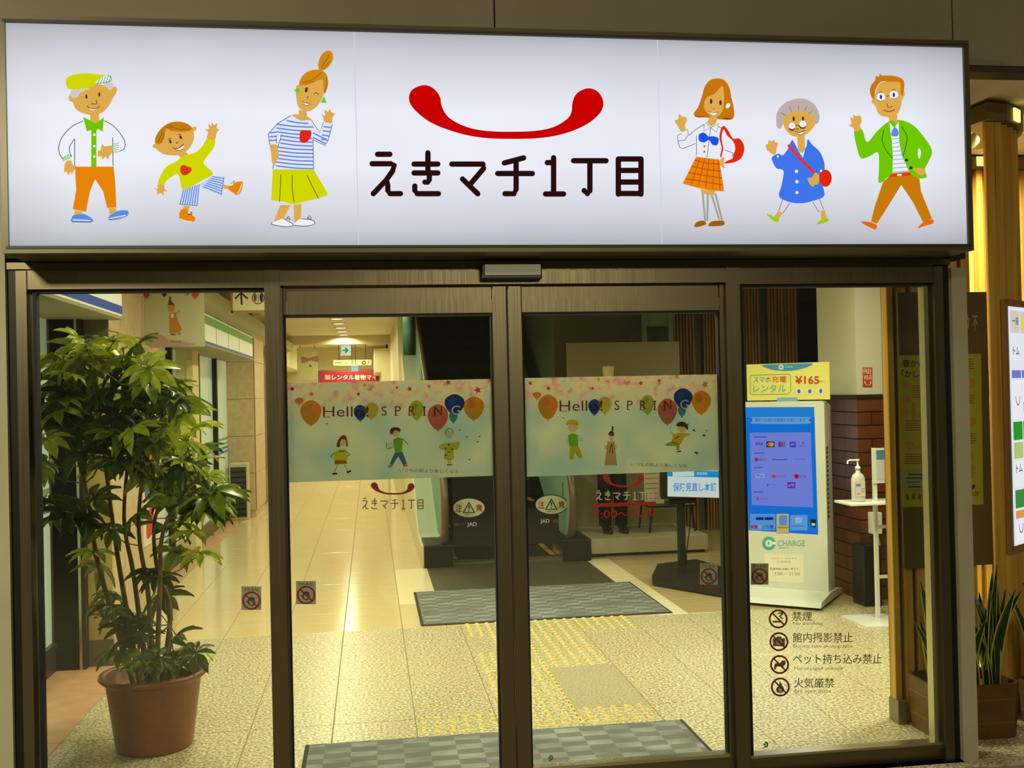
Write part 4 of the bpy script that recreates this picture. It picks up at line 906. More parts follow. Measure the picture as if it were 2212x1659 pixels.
d.s_((110, 56, 34), (635, 1125), (640, 1105), (655, 1095), (655, 1070), (668, 1072), (664, 1098), (672, 1120), (660, 1130)).s_(SKp, (638, 1125), (655, 1112), (668, 1125), (662, 1158), (642, 1158)).p((226, 176, 130), (628, 1165), (672, 1165), (678, 1220), (690, 1318), (608, 1318), (622, 1220)).p((236, 224, 206), (610, 1190), (630, 1185), (632, 1215), (612, 1215)).p((236, 224, 206), (672, 1185), (690, 1190), (688, 1215), (672, 1215)).l((196, 110, 80), 6, (640, 1240), (655, 1180), (662, 1240))
d.build('kimono_woman_print', fB)
d = Ink(FP, 1100, 560, .3377, gap=.0014, step=.00002, arg=.15)
d.s_((100, 50, 24), (1068, 1065), (1080, 1045), (1115, 1040), (1142, 1065), (1140, 1090), (1120, 1075)).s_(SKp, (1078, 1070), (1110, 1062), (1130, 1085), (1110, 1108), (1082, 1100)).s_((238, 190, 40), (1025, 1078), (1050, 1115), (1095, 1110), (1160, 1120), (1120, 1140), (1095, 1180), (1040, 1170), (1045, 1130)).p((150, 190, 70), (1040, 1165), (1090, 1180), (1085, 1225), (1070, 1220), (1065, 1195), (1005, 1195), (1000, 1182)).l((80, 60, 40), 8, (1072, 1232), (1100, 1228)).l((110, 60, 30), 5, (1060, 1150), (1085, 1130)).e((90, 110, 110), 1195, 1237, 12, 6).e((90, 110, 110), 1243, 1126, 9, 6).e((90, 110, 110), 1180, 1093, 7, 6)
d.build('boy_print', fB)
# ---------------------------------------------------------------- lettering and stickers on the glass
GP = front(.0215)
t = thing('door_logo', 'dark red smile logo with brown station mall name on the left sliding door', 'door lettering', (.1, .0215, 1.1))
d = Draw(GP, 580, 660, .2772, gap=.0002); place_smile(d, (128, 18, 20), 798, 1378, 1138, 1474); d.build('smile_logo', t)
d = Draw(GP, 580, 660, .2772, gap=.0002); place_name(d, (128, 112, 72), 728, 1500, 1208, 1584, 9); d.build('name_lettering', t)
t = thing('door_hours', 'red smile logo, pale mall name and opening hours on the right sliding door', 'door lettering', (1.05, .0215, .98))
d = Draw(GP, 1100, 560, .3377, gap=.0002); place_smile(d, (176, 22, 18), 600, 1372, 862, 1458); d.build('smile_logo', t)
d = Draw(GP, 1100, 560, .3377, gap=.0002); place_name(d, (196, 190, 160), 555, 1480, 925, 1538, 7); d.build('name_lettering', t)
d = Draw(GP, 1100, 560, .3377, gap=.0002); d.p((176, 26, 18), (540, 1562), (938, 1550), (940, 1572), (542, 1586)); d.build('red_bar', t)
d = Draw(GP, 1100, 560, .3377, gap=.0002); d.t((168, 30, 22), '7:00', 540, 1608, 690, 1660, .004, -6).t((168, 30, 22), '〜', 695, 1618, 765, 1640).t((168, 30, 22), '22:00', 772, 1592, 935, 1650, .004, -4); d.build('hours_lettering', t)
for x, y, w, h, lab in ((543, 1292, 43, 51, 'grey no-touching sticker low on the left side window beside the potted tree'), (661, 1280, 43, 50, 'grey no-touching sticker low on the left sliding door'), (1531, 1240, 38, 46, 'grey no-touching sticker low on the right sliding door over the display stand base'), (1641, 1240, 38, 46, 'grey no-touching sticker low on the right side window over the kiosk')):
    p = PY(x, y, .0215); t = thing('warning_sticker', lab, 'sticker', (p.x, .0215, p.z-.045), group='no-touching stickers on the glass')
    d = Draw(GP, x, y, 1, gap=.0002); d.rect((150, 146, 116), -w/2, -h/2, w/2, h/2).t((30, 34, 24), 'さわるな!', -w*.38, -h*.44, w*.38, -h*.3, .01); d.build('sticker_sheet', t)
    r = w*.42; c = (120, 26, 20); d = Draw(GP, x, y+h*.1, 1, gap=.0012)
    for k in range(4): d.l((60, 56, 44), r*.2, (-r*.3+r*.2*k, -r*.5+abs(k-1.5)*r*.12), (-r*.25+r*.16*k, r*.1))
    d.s_((60, 56, 44), (-r*.35, 0), (r*.4, 0), (r*.35, r*.45), (0, r*.62), (-r*.3, r*.5), (-r*.62, r*.05)).s_((150, 146, 116), (-r*.22, r*.05), (r*.28, r*.05), (r*.22, r*.38), (0, r*.5), (-r*.2, r*.4))
    d.ring(c, 0, 0, r, r*.2).l(c, r*.18, (-r*.7, -r*.7), (r*.7, r*.7)); d.build('ban_symbol', t)
BN = [('no smoking', '禁煙', 'No smoking', 1681, 1337, (1711, 1321, 1754, 1341), (1713, 1343, 1778, 1352)),
      ('no photography', '館内撮影禁止', 'Do not take photographs', 1682.5, 1386, (1712, 1366, 1842, 1388), (1714, 1392, 1841, 1401)),
      ('no pets', 'ペット持ち込み禁止', 'No uncaged animals', 1684, 1435.5, (1713, 1412, 1905, 1434), (1716, 1440, 1820, 1449)),
      ('no open flame', '火気厳禁', 'No open flame', 1685.5, 1484, (1715, 1464, 1802, 1486), (1717, 1489, 1795, 1498))]
for nm, jp, en, x, y, b1, b2 in BN:
    p = PY(x, y, .0215); t = thing('ban_notice', '%s symbol and lettering on the right side window' % nm, 'notice', (p.x, .0215, p.z-.04), group='ban notices on the right window')
    d = Draw(GP, x, y, 1, gap=.0002); c = (120, 22, 22); k_ = (104, 94, 64)
    if nm == 'no smoking': d.rect(k_, -12, 4, 8, 8).l(k_, 3, (10, 0), (4, -6), (10, -12), (0, -12))
    elif nm == 'no photography': d.rect(k_, -13, -7, 13, 10).rect(k_, -5, -11, 5, -6).ring((206, 190, 150), 0, 1, 5, 2)
    elif nm == 'no pets': d.s_(k_, (-12, 9), (-10, -2), (0, -3), (6, -9), (13, -7), (12, 0), (8, 4), (8, 11), (4, 5), (-6, 5), (-9, 11))
    else: d.s_(k_, (-6, 12), (-9, 4), (-3, -4), (-1, -12), (4, -4), (8, 3), (5, 12)).s_((206, 190, 150), (-2, 10), (-3, 4), (1, -2), (4, 6), (2, 11))
    d.ring(c, 0, 0, 18.5, 4).l(c, 3.4, (-13, -13), (13, 13)); d.build('ban_symbol', t)
    d = Draw(GP, 0, 0, 1, gap=.0002); d.t((112, 104, 66), jp, b1[0], b1[1], b1[2], b1[3], .006).t((150, 142, 104), en, b2[0], b2[1], b2[2], b2[3]); d.build('lettering', t)
for x, y, lab in ((1188, 1637, 'tiny green round arrow sticker at the foot of the right sliding door'), (1653, 1608, 'tiny green round arrow sticker at the foot of the right side window')):
    p = PY(x, y, .0215); t = thing('arrow_sticker', lab, 'sticker', (p.x, .0215, p.z-.01), group='green arrow stickers')
    d = Draw(GP, x, y, 1, gap=.0002); d.l((20, 110, 80), 3.4, (-1, -5), (4, -3), (5, 1), (2, 5), (-2, 5)).p((20, 110, 80), (-6, 0), (1, -3), (1, 3)); d.build('arrow_print', t)
# ================================================================ CHARGING KIOSK
KA = R(-38); KO = Vector((3.02, 3.34, 0)); ku = Vector((math.cos(KA), math.sin(KA), 0))
kk = thing('charging_kiosk', 'white battery rental kiosk with a bright blue touch screen', 'kiosk', KO, KA)
KW = mat('kiosk_white', (214, 218, 206), .3)
def rrect(x0, x1, z0, z1, r, n=5, bl=True):
    q = []
    for cx_, cz_, a0 in ((x1-r, z1-r, 0), (x0+r, z1-r, 90)): q += [(cx_+r*math.cos(R(a0+90*i/n)), cz_+r*math.sin(R(a0+90*i/n))) for i in range(n+1)]
    return q+[(x0, z0), (x1, z0)]
kc = MB().prism(rrect(-.25, .385, .03, 1.49, .03), .0, .12, 'y').build('cabinet', KW, kk, local=True)
MB().prism(rrect(-.25, .385, .03, 1.47, .03), .12, .2, 'y').build('back_housing', mat('kiosk_side', (196, 196, 180), .4), kk, local=True)
for k in range(16): MB().box(.385, .388, .03, .075, .62+.034*k, .64+.034*k).build('battery_slot', mat('slot_dark', (70, 66, 52), .6), kk, local=True)
MB().prism([(-.30, .06), (-.33, .022), (.36, .022), (.36, .05), (.2, .07), (-.02, .08), (-.2, .065)], -.27, .405, 'x').build('foot_plate', KW, kk, local=True)
MB().box(-.24, .375, -.28, .33, .0, .022).build('foot_shadow', BLACK, kk, local=True)  # black slab stands in for the shadow line beneath the foot
KP = Pl(KO, ku, (0, 0, 1))
def kd(mode='diff', gap=.001, arg=None, ox=1580, oy=760, k=.3375): return Draw(KP, ox, oy, k, mode, gap=gap, step=.0001, arg=arg)
d = kd('emit', .0015)
d.p((12, 122, 250), (88, 355), (530, 353), (555, 1170), (110, 1140)).p((36, 140, 250), (88, 355), (530, 353), (532, 420), (90, 420))
d.s_((110, 176, 246), (135, 425), (145, 418), (485, 418), (492, 436), (484, 460), (145, 460), (135, 445)).t((30, 60, 190), '便利でお得な充電器をお貸しします', 152, 426, 472, 448)
d.p((126, 140, 252), (118, 518), (508, 516), (524, 996), (130, 980))
for y, x1 in ((545, 230), (648, 212), (741, 200), (897, 205)): d.rect((84, 92, 200), 145, y-4, x1, y+4)
d.t((50, 60, 160), 'VISA', 152, 578, 204, 600, .02).rect((40, 26, 60), 224, 574, 276, 610).e((226, 90, 30), 242, 592, 14).e((236, 170, 40), 258, 592, 14)
d.rect((120, 120, 230), 300, 574, 348, 610)
for k, c in enumerate(((50, 60, 190), (200, 40, 70), (40, 150, 90))): d.rect(c, 303+15*k, 577, 315+15*k, 607)
d.rect((50, 50, 220), 374, 576, 412, 610).t((150, 160, 250), 'AMEX', 378, 584, 408, 600, .02).e((104, 112, 210), 460, 582, 8).rect((104, 112, 210), 436, 600, 478, 606)
d.rect((170, 40, 70), 150, 678, 170, 700).t((60, 40, 120), 'd払い', 174, 678, 222, 700).rect((80, 90, 200), 262, 686, 358, 694).rect((110, 116, 220), 396, 684, 480, 690)
d.rect((160, 170, 252), 154, 780, 214, 808).t((60, 60, 90), 'Pay', 164, 784, 204, 804).e((214, 60, 90), 272, 796, 13).t((110, 90, 200), 'PayPay', 290, 788, 346, 806).e((190, 20, 50), 418, 797, 15).t((110, 60, 150), 'R Pay', 438, 788, 482, 808)
d.p((96, 100, 180), (234, 840), (242, 850), (232, 862), (226, 850)).t((110, 110, 200), 'Pay', 250, 840, 286, 860).rect((110, 30, 180), 360, 834, 410, 872).t((220, 190, 250), 'au PAY', 365, 842, 405, 864).rect((150, 90, 180), 160, 926, 178, 950).t((96, 96, 190), 'Alipay', 184, 932, 240, 948)
d.rect((90, 160, 252), 120, 1036, 282, 1140).rect((20, 40, 110), 158, 1058, 208, 1076).rect((20, 40, 110), 214, 1058, 268, 1076)
for k, c in enumerate(((180, 60, 120), (190, 50, 60), (160, 170, 250), (30, 170, 190), (20, 150, 190), (130, 50, 170))): d.rect(c, 124+25*k, 1108, 144+25*k, 1130)
d.rect((214, 196, 110), 290, 1036, 368, 1156).rect((110, 150, 230), 306, 1046, 358, 1110).rect((176, 150, 40), 298, 1118, 362, 1130)
d.rect((100, 170, 252), 378, 1044, 488, 1142).rect((170, 190, 252), 410, 1060, 452, 1096).rect((60, 110, 220), 386, 1112, 470, 1117)
d.p((14, 50, 40), (505, 1070), (545, 1072), (540, 1124), (510, 1120)).s_((200, 226, 230), (514, 1096), (536, 1098), (534, 1112), (518, 1112))
d.build('touch_screen', kc, label='bright blue payment screen')
d = kd(); d.e((20, 16, 20), 492, 875, 21); d.build('round_sensor', kc)
d = kd(); T_ = (70, 170, 176)
d.e(T_, 240, 1226, 44).ring((226, 230, 216), 240, 1226, 16, 14).rect((226, 230, 216), 244, 1216, 290, 1234).t((110, 176, 174), 'CHARGE', 296, 1206, 472, 1244, .01).rect((150, 190, 184), 304, 1252, 370, 1258)
d.build('charge_logo', kc)
d = kd(); d.p((232, 228, 206), (210, 1290), (462, 1300), (464, 1482), (244, 1470), (212, 1400)).t((110, 104, 84), 'バッテリーレンタル', 255, 1316, 420, 1328).t((130, 120, 100), '利用時間', 290, 1338, 380, 1350).t((90, 80, 70), '営業時間 店舗に準ずる', 248, 1382, 430, 1396).t((170, 110, 90), '7:00 ~ 21:00', 272, 1412, 440, 1430)
d.build('paper_notice', kc)
tb = thing('topper_board', 'yellow price board standing on top of the white kiosk', 'sign board', KO+ku*.115+Vector((0, 0, 1.49)), KA)
tbb = MB().box(-.315, .31, .02, .03, .01, .288).build('board', mat('topper_yellow', (226, 222, 120), .5), tb, local=True)
MB().box(-.08, .07, .005, .06, .0, .03).build('clip_foot', mat('clip_blue', (120, 176, 206), .4), tb, local=True)
TP = Pl(KO+Vector((math.sin(KA), -math.cos(KA), 0))*-.02, ku, (0, 0, 1))
d = Draw(TP, 1580, 760, .3375, gap=.0008)
d.s_((60, 140, 190), (195, 86), (300, 80), (440, 74), (520, 76), (480, 100), (400, 120), (320, 122), (250, 112)).e((230, 236, 220), 318, 98, 16).e((60, 140, 190), 318, 98, 8).t((190, 214, 214), 'CHARGE', 342, 90, 394, 102)
d.t((90, 150, 150), 'スマホ', 140, 160, 252, 196, .014).t((206, 110, 50), '充電', 258, 155, 354, 197, .014).t((110, 176, 160), 'レンタル', 140, 208, 350, 260, .014).t((196, 40, 30), '¥165', 408, 154, 562, 206, .02).t((196, 90, 60), '円〜', 564, 184, 602, 200)
d.l((120, 160, 130), 4, (128, 150), (120, 160), (122, 265), (130, 274), (360, 270), (380, 258), (378, 150), (366, 142), (128, 150), smooth=False)
for x, y in ((432, 252), (502, 252), (572, 250)): d.rect((224, 222, 214), x-22, y-18, x+22, y+20).s_((90, 90, 150), (x-10, y-6), (x+6, y-12), (x+10, y+8), (x-4, y+14))
d.build('price_print', tbb)
# ================================================================ DIGITAL SIGNAGE ON A BLACK STAND
sg2 = thing('display_stand', 'black floor stand carrying a portrait screen with blue Japanese lettering', 'display screen', (2.68, 4.1, 0))
MB().prism([(2.25, 4.06), (2.62, 3.47), (2.80, 3.64), (2.95, 4.2), (2.85, 4.75), (2.45, 4.6)], .01, .085, 'z').build('base', BLACK, sg2)
for p in ((2.33, 4.06), (2.63, 3.55), (2.76, 3.7), (2.82, 4.66), (2.5, 4.55)): MB().lathe([(.0, .0), (.02, .0), (.02, .012), (.0, .012)], p[0], p[1], 10).build('foot', mat('foot_white', (200, 196, 180), .5), sg2)
MB().bbox(2.60, 2.66, 4.44, 4.50, .08, 1.3, .006).build('pole', BLACK, sg2)
MB().box(2.52, 2.74, 4.40, 4.44, .62, .67).build('bracket', DARK, sg2)
sh2 = MB().bbox(2.43, 3.09, 4.36, 4.40, .67, 1.6, .006).build('screen_housing', BLACK, sg2)
d = Draw(front(4.36), 1260, 1000, .1929, 'emit', gap=.001)
d.p((224, 232, 238), (948, -700), (1680, -700), (1690, 395), (942, 375)).p((30, 150, 224), (946, 90), (1690, 90), (1690, 168), (946, 150)).rect((206, 230, 226), 1000, 95, 1240, 150).t((180, 220, 240), '相談', 1265, 100, 1390, 135, .01)
d.t((60, 150, 226), '保険見直し本舗', 1005, 222, 1490, 318, .016)
d.build('screen', sh2)
MB().tube([PY(*p) for p in ((1492, 1085, 4.45), (1490, 1140, 4.5), (1482, 1200, 4.55), (1486, 1235, 4.6))], .005, 5).build('power_cable', BLACK, sg2)
# ================================================================ DISPLAY PLINTH, BACK BOARD, MANNEQUIN
pl = thing('display_plinth', 'low pale display plinth beside the escalator', 'plinth', (2.66, 6.0, 0))
MB().bbox(2.08, 3.245, 5.6, 6.55, .03, .175, .004).build('body', mat('plinth_grey', (186, 178, 146), .4), pl)
MB().box(2.10, 3.22, 5.63, 6.5, 0, .03).build('recessed_foot', mat('recess_dark', (36, 26, 18), .8), pl)
bd = MB().box(2.06, 3.28, 6.5, 6.54, .175, 2.11).build('backdrop_board', mat('olive_beige_board', (150, 140, 98), .6), label='plain olive beige backdrop board behind the suited mannequin', cat='backdrop board')
mn = thing('mannequin', 'headless mannequin in dark trousers standing on the display plinth', 'mannequin', (2.40, 6.05, .175))
SUIT = mat('suit_black', (26, 26, 28), .8)
def loft(sec, n=16):
    b = MB(); vs = [(x+a*math.cos(2*math.pi*k/n), y+c*math.sin(2*math.pi*k/n), z) for x, y, z, a, c in sec for k in range(n)]
    b.add(vs, [(i*n+k, i*n+(k+1) % n, (i+1)*n+(k+1) % n, (i+1)*n+k) for i in range(len(sec)-1) for k in range(n)]+[tuple(range(n))[::-1], tuple(range(len(vs)-n, len(vs)))], 0, True)
    return b
for x, xe in ((2.325, 2.33), (2.49, 2.475)):
    loft([(x, 6.05, .24, .062, .062), (x, 6.05, .5, .07, .07), (xe, 6.05, .72, .075, .08), (xe+(.02 if x < 2.4 else -.02), 6.05, 1.02, .095, .105)]).build('trouser_leg', SUIT, mn)
    loft([(x+.01, 5.98, .177, .045, .125), (x+.01, 5.985, .205, .046, .12), (x+.005, 6.03, .225, .045, .075), (x, 6.05, .27, .045, .05)], 14).build('shoe', mat('shoe_black', (20, 18, 16), .25), mn)
loft([(2.405, 6.05, .96, .17, .115), (2.405, 6.05, 1.1, .165, .11), (2.405, 6.05, 1.3, .175, .12), (2.405, 6.05, 1.48, .205, .125), (2.405, 6.05, 1.58, .19, .1), (2.405, 6.05, 1.64, .09, .07)], 20).build('jacket', SUIT, mn)
for s_ in (-1, 1): loft([(2.405+s_*.2, 6.05, 1.56, .055, .06), (2.405+s_*.235, 6.05, 1.3, .05, .055), (2.405+s_*.235, 6.02, 1.05, .04, .045), (2.405+s_*.23, 5.99, .95, .03, .04)], 12).build('sleeve', SUIT, mn)
loft([(2.395, 6.05, 1.62, .062, .062), (2.393, 6.05, 1.72, .052, .055), (2.393, 6.05, 1.80, .056, .058), (2.393, 6.05, 1.845, .058, .06), (2.393, 6.05, 1.85, .02, .02)], 16).build('neck_form', mat('mannequin_cream', (226, 214, 150), .5), mn)
MB().tube([(2.408, 6.1, .175), (2.408, 6.1, .96)], .012, 8).build('support_rod', CHR, mn)
et = thing('easel_table', 'small black table with splayed legs on the display plinth holding papers', 'table', (3.03, 6.05, .175))
MB().box(2.72, 3.2, 5.8, 6.3, .43, .445).build('table_top', BLACK, et)
for x, y, dx in ((2.76, 5.85, -.03), (3.16, 5.85, .04), (2.76, 6.25, -.03), (3.16, 6.25, .04)): MB().tube([(x, y, .43), (x+dx, y, .177)], .011, 6).build('leg', BLACK, et)
pp = thing('price_card', 'white info card with small photos standing beside the dark trousers', 'card', (2.83, 6.0, .445))
MB().box(2.725, 2.93, 6.0, 6.008, .447, .84).build('card', mat('card_white', (216, 206, 176), .6), pp)
d = Draw(front(6.0), metres=True, gap=.001)
for k in range(6): d.rect((150, 140, 116), 2.74, .5+.05*k, 2.86, .508+.05*k)
d.s_((190, 150, 110), (2.88, .52), (2.92, .56), (2.925, .7), (2.89, .8), (2.875, .66)).build('card_print', pp)
fo = thing('flat_box', 'cream flat box lying on the small black table', 'box', (3.1, 5.9, .445))
MB().bbox(3.0, 3.19, 5.82, 6.0, .447, .50, .004).build('carton', mat('carton_cream', (206, 196, 160), .6), fo)
MB().box(3.015, 3.018, 5.819, 6.0, .447, .501).build('tape_strip', mat('tape_grey', (130, 120, 96), .6), fo)
# ================================================================ RIGHT BACK WALL: wood slat panels, dark window, brick column
def slats(name, x0, x1, n, label):
    t = thing(name, label, 'wood panel', ((x0+x1)/2, 7.15, 0), group='slatted wood panels on the back wall')
    MB().box(x0, x1, 7.145, 7.18, .0, 2.75).build('backing', mat('slat_backing', (70, 50, 22), .8), t)
    w = (x1-x0)/n; me = None
    for k in range(n):
        if me is None: o = MB().bbox(-w*.32, w*.32, -.03, .0, 0, 2.74, .004).build('slat', WOODD, t); me = o.data; o.matrix_parent_inverse = Matrix(); o.matrix_parent_inverse = WM[t].inverted()
        else: o = link('slat', me, t)
        o.location = (x0+w*(k+.5), 7.145, 0)
slats('slatted_panel', 3.40, 3.66, 7, 'slatted wood panel on the back wall behind the backdrop board edge')
slats('slatted_panel', 3.75, 3.95, 6, 'narrow slatted wood panel on the back wall right above the portrait screen')
slats('slatted_panel', 4.21, 4.43, 6, 'slatted wood panel behind the left end of the yellow price board')
slats('slatted_panel', 4.52, 4.88, 9, 'widest slatted wood panel on the back wall beside the dark window')
w7 = MB().box(4.9, 5.8, 7.16, 7.2, .0, 2.75).build('window_7', mat('night_window', (12, 13, 11), .06)); tag(w7, kind='structure')
MB().box(4.9, 5.8, 7.14, 7.16, 1.98, 2.0).build('transom', DARK, w7)
gp = thing('glass_screen', 'teal glass screen with two posts above the backdrop board', 'glass screen', (3.2, 6.9, 0))
MB().box(2.98, 3.36, 6.9, 6.91, 2.3, 2.7).build('pane', TEAL, gp)
for x in (2.98, 3.28): MB().box(x, x+.05, 6.88, 6.92, 0, 2.7).build('post', mat('teal_post', (120, 140, 118), .4), gp)
cl = MB().box(3.58, 4.25, 3.1, 3.75, 1.53, 2.75).build('brick_column', mat('column_white', (222, 218, 196), .5)); tag(cl, kind='structure')
MB().box(3.57, 4.26, 3.09, 3.76, 1.50, 1.53).build('dado_rail', mat('dado_dark', (44, 34, 26), .5), cl)
MB().box(3.592, 4.24, 3.112, 3.74, 0, 1.5).build('mortar_core', mat('mortar_dark', (56, 34, 22), .9), cl)
BRK = [noisy('brick_a', (116, 62, 32), (100, 52, 26), 8, .3), noisy('brick_b', (104, 54, 28), (88, 44, 22), 8, .3)]
bme = {}
for r in range(15):
    for c in range(-1, 4):
        x0 = 3.58+(c+(.5 if r % 2 else 0))*.225; x1 = min(x0+.22, 4.25); x0 = max(x0, 3.58)
        if x1-x0 < .03: continue
        MB().box(x0+.002, x1-.002, 3.1, 3.13, .1*r+.004, .1*r+.096).build('brick', BRK[(r*3+c) % 2], cl)
    for c in range(3):
        y0 = 3.1+c*.215
        MB().box(3.58, 3.6, y0+.002, y0+.213, .1*r+.004, .1*r+.096).build('brick', BRK[(r+c) % 2], cl)
d = Draw(front(3.1), 1580, 760, .3375, gap=.001)
t = thing('red_sticker', 'small red sticker with white lettering and smile on the white column', 'sticker', (3.68, 3.1, 1.63))
d.rect((196, 62, 34), 840, 100, 902, 228).t((236, 226, 206), 'FREE', 846, 108, 896, 140, .02).t((236, 226, 206), 'Wi-Fi', 846, 148, 896, 180, .02)
place_smile(d, (236, 226, 206), 850, 186, 894, 214); d.build('sticker_sheet', t)
tag(MB().bbox(3.50, 3.638, 2.9, 3.085, 0, .44, .01).build('black_cabinet', BLACK), 'low black equipment cabinet at the foot of the brick column', 'cabinet')
sk = thing('plug_box', 'small white wall plug box with a grey cable beside the brick column', 'plug box', (3.7, 3.03, .5))
MB().bbox(3.64, 3.72, 3.03, 3.098, .5, .66, .006).build('box', WHITEM, sk)
MB().tube([(3.68, 3.04, .5), (3.685, 3.02, .42), (3.68, 3.03, .2), (3.665, 3.0, .02)], .012, 6).build('cable', mat('cable_grey', (150, 150, 140), .5), sk)
for lab, q in (('black power cable trailing on the floor from kiosk to cabinet', ((1795, 1235), (1815, 1222), (1835, 1222), (1850, 1238), (1862, 1245))), ('second black power cable looping behind the kiosk foot', ((1800, 1268), (1830, 1274), (1850, 1268), (1866, 1278)))):
    pts_ = []
    for a, b in q:
        d_ = ray(a, b); p = CAM+d_*((.008-CAM.z)/d_.z); pts_.append(tuple(p))
    tag(MB().tube(cr(pts_, False, 5), .007, 6).build('power_cable', BLACK), lab, 'cable', 'floor cables')
# ================================================================ HAND SANITISER STAND
ss = thing('sanitiser_stand', 'white metal sanitiser stand with a shelf and floor plate', 'stand', (3.36, 2.5, 0))
MB().prism([(3.19, 2.64), (3.20, 2.28), (3.55, 2.24), (3.56, 2.62)], .0, .012, 'z').build('base_plate', WHITEM, ss)
for x in (3.40, 3.50): MB().box(x-.012, x+.012, 2.50, 2.524, .012, 1.17).build('post', WHITEM, ss)
for z in (.28, .62): MB().box(3.40, 3.50, 2.503, 2.52, z, z+.02).build('cross_bar', WHITEM, ss)
MB().bbox(3.155, 3.55, 2.36, 2.62, .795, .812, .004).build('shelf', WHITEM, ss)
MB().box(3.38, 3.54, 2.49, 2.5, .93, 1.17).build('sign_holder', WHITEM, ss)
d = Draw(front(2.49), metres=True, gap=.001); d.rect((90, 130, 170), 3.405, 1.09, 3.53, 1.155).rect((206, 206, 196), 3.405, .95, 3.53, 1.085).rect((206, 160, 130), 3.47, .96, 3.54, .99); d.build('sign_sheet', ss)
sb_ = thing('sanitiser_bottle', 'clear pump bottle of hand sanitiser on the white stand', 'bottle', (3.26, 2.47, .812))
loft([(3.26, 2.47, .813, .046, .03), (3.26, 2.47, .83, .048, .032), (3.26, 2.47, .97, .048, .032), (3.26, 2.47, .995, .036, .026), (3.26, 2.47, 1.01, .016, .016), (3.26, 2.47, 1.03, .014, .014)], 18).build('bottle', mat('bottle_plastic', (224, 218, 206), .2, trans=.2), sb_)
loft([(3.26, 2.47, 1.03, .018, .018), (3.26, 2.47, 1.05, .018, .018), (3.26, 2.47, 1.055, .006, .006), (3.26, 2.47, 1.085, .006, .006), (3.26, 2.47, 1.09, .012, .012), (3.26, 2.47, 1.1, .012, .012)], 12).build('pump', WHITEM, sb_)
MB().tube([(3.26, 2.47, 1.093), (3.20, 2.46, 1.095), (3.185, 2.46, 1.09), (3.182, 2.46, 1.07)], .006, 8).build('spout', WHITEM, sb_)
d = Draw(front(2.4375), metres=True, gap=.001); d.rect((206, 196, 190), 3.226, .85, 3.294, .955).rect((110, 130, 170), 3.229, .918, 3.262, .936).rect((206, 140, 130), 3.232, .862, 3.258, .872).rect((140, 150, 180), 3.264, .90, 3.29, .906).rect((140, 150, 180), 3.264, .88, 3.288, .886); d.build('label', sb_)
# ================================================================ SNAKE PLANTS
SNK = leafmat('snake_leaf', (40, 58, 24), (62, 82, 34)); SNY = leafmat('snake_margin', (176, 178, 84), (200, 196, 104))
def blade(b, x, y, z, h, w, az, lean, tw):
    n = 8; ax = Vector((math.cos(az), math.sin(az), 0)); sd = Vector((math.cos(tw), math.sin(tw), 0)); rows = []
    for i in range(n+1):
        u = i/n; c = Vector((x, y, z))+ax*(lean*h*u*u)+Vector((0, 0, h*u)); ww = w*(.55+1.0*u-1.5*u**2.6) if u < .97 else .001
        rows.append([c+sd*(q*max(ww, .001)) for q in (-1, -.72, 0, .72, 1)])
        rows[-1][2] = rows[-1][2]+Vector((-sd.y, sd.x, 0))*(w*.25)
    vs = [v for r in rows for v in r]
    for i in range(n):
        for q in range(4): b.add([vs[5*i+q], vs[5*i+q+1], vs[5*i+q+6], vs[5*i+q+5]], [(0, 1, 2, 3)], 1 if q in (0, 3) else 0, True)
def snake(name, label, group, box, plants, seed):
    rn = random.Random(seed); x0, x1, y0, y1, h = box
    t = thing(name, label, 'planter', ((x0+x1)/2, (y0+y1)/2, 0), group=group)
    c = .035; oct_ = [(x0+c, y0), (x1-c, y0), (x1, y0+c), (x1, y1-c), (x1-c, y1), (x0+c, y1), (x0, y1-c), (x0, y0+c)]
    b = MB(); k0 = len(oct_); mx_, my_ = (x0+x1)/2, (y0+y1)/2
    def ring(s, z): return [(mx_+(x-mx_)*s, my_+(y-my_)*s, z) for x, y in oct_]
    vs = ring(.94, 0)+ring(1, h)+ring(.93, h)+ring(.9, h-.05)
    b.add(vs, [(r*8+k, r*8+(k+1) % 8, (r+1)*8+(k+1) % 8, (r+1)*8+k) for r in range(3) for k in range(8)]+[tuple(range(24, 32)), tuple(range(8))[::-1]])
    b.build('trough', PLNT, t)
    for zz in (h*.3, h*.72):
        s = .94+.06*zz/h+.008; vs = ring(s, zz-.006)+ring(s, zz+.006)
        MB().add(vs, [(k, (k+1) % 8, 8+(k+1) % 8, 8+k) for k in range(8)]).build('band', mat('band_brown', (112, 78, 24), .5), t)
    for px_, py_, hh, n in plants:
        for k in range(n):
            b = MB(); blade(b, px_+rn.uniform(-.03, .03), py_+rn.uniform(-.03, .03), h-.06, hh*rn.uniform(.55, 1.05), rn.uniform(.027, .038), rn.uniform(0, 6.28), rn.uniform(.05, .33), rn.uniform(-.7, .7)); b.build('blade', [SNK, SNY], t)
snake('snake_plant_planter', 'brown wooden trough of snake plants standing half behind the right door jamb', 'snake plant troughs', (2.47, 2.885, .175, .465, .245), ((2.53, .27, .50, 13), (2.67, .27, .34, 6), (2.80, .27, .58, 14)), 2)
snake('snake_plant_planter', 'brown wooden trough of snake plants on the floor between kiosk and brick column', 'snake plant troughs', (4.05, 4.42, 4.55, 4.85, .17), ((4.15, 4.7, .40, 9), (4.30, 4.7, .42, 9)), 5)
snake('snake_plant_planter', 'brown wooden trough of snake plants at the far right edge below the directory', 'snake plant troughs', (3.0, 3.4, .14, .42, .2), ((3.06, .28, .55, 8), (3.25, .28, .45, 7)), 9)
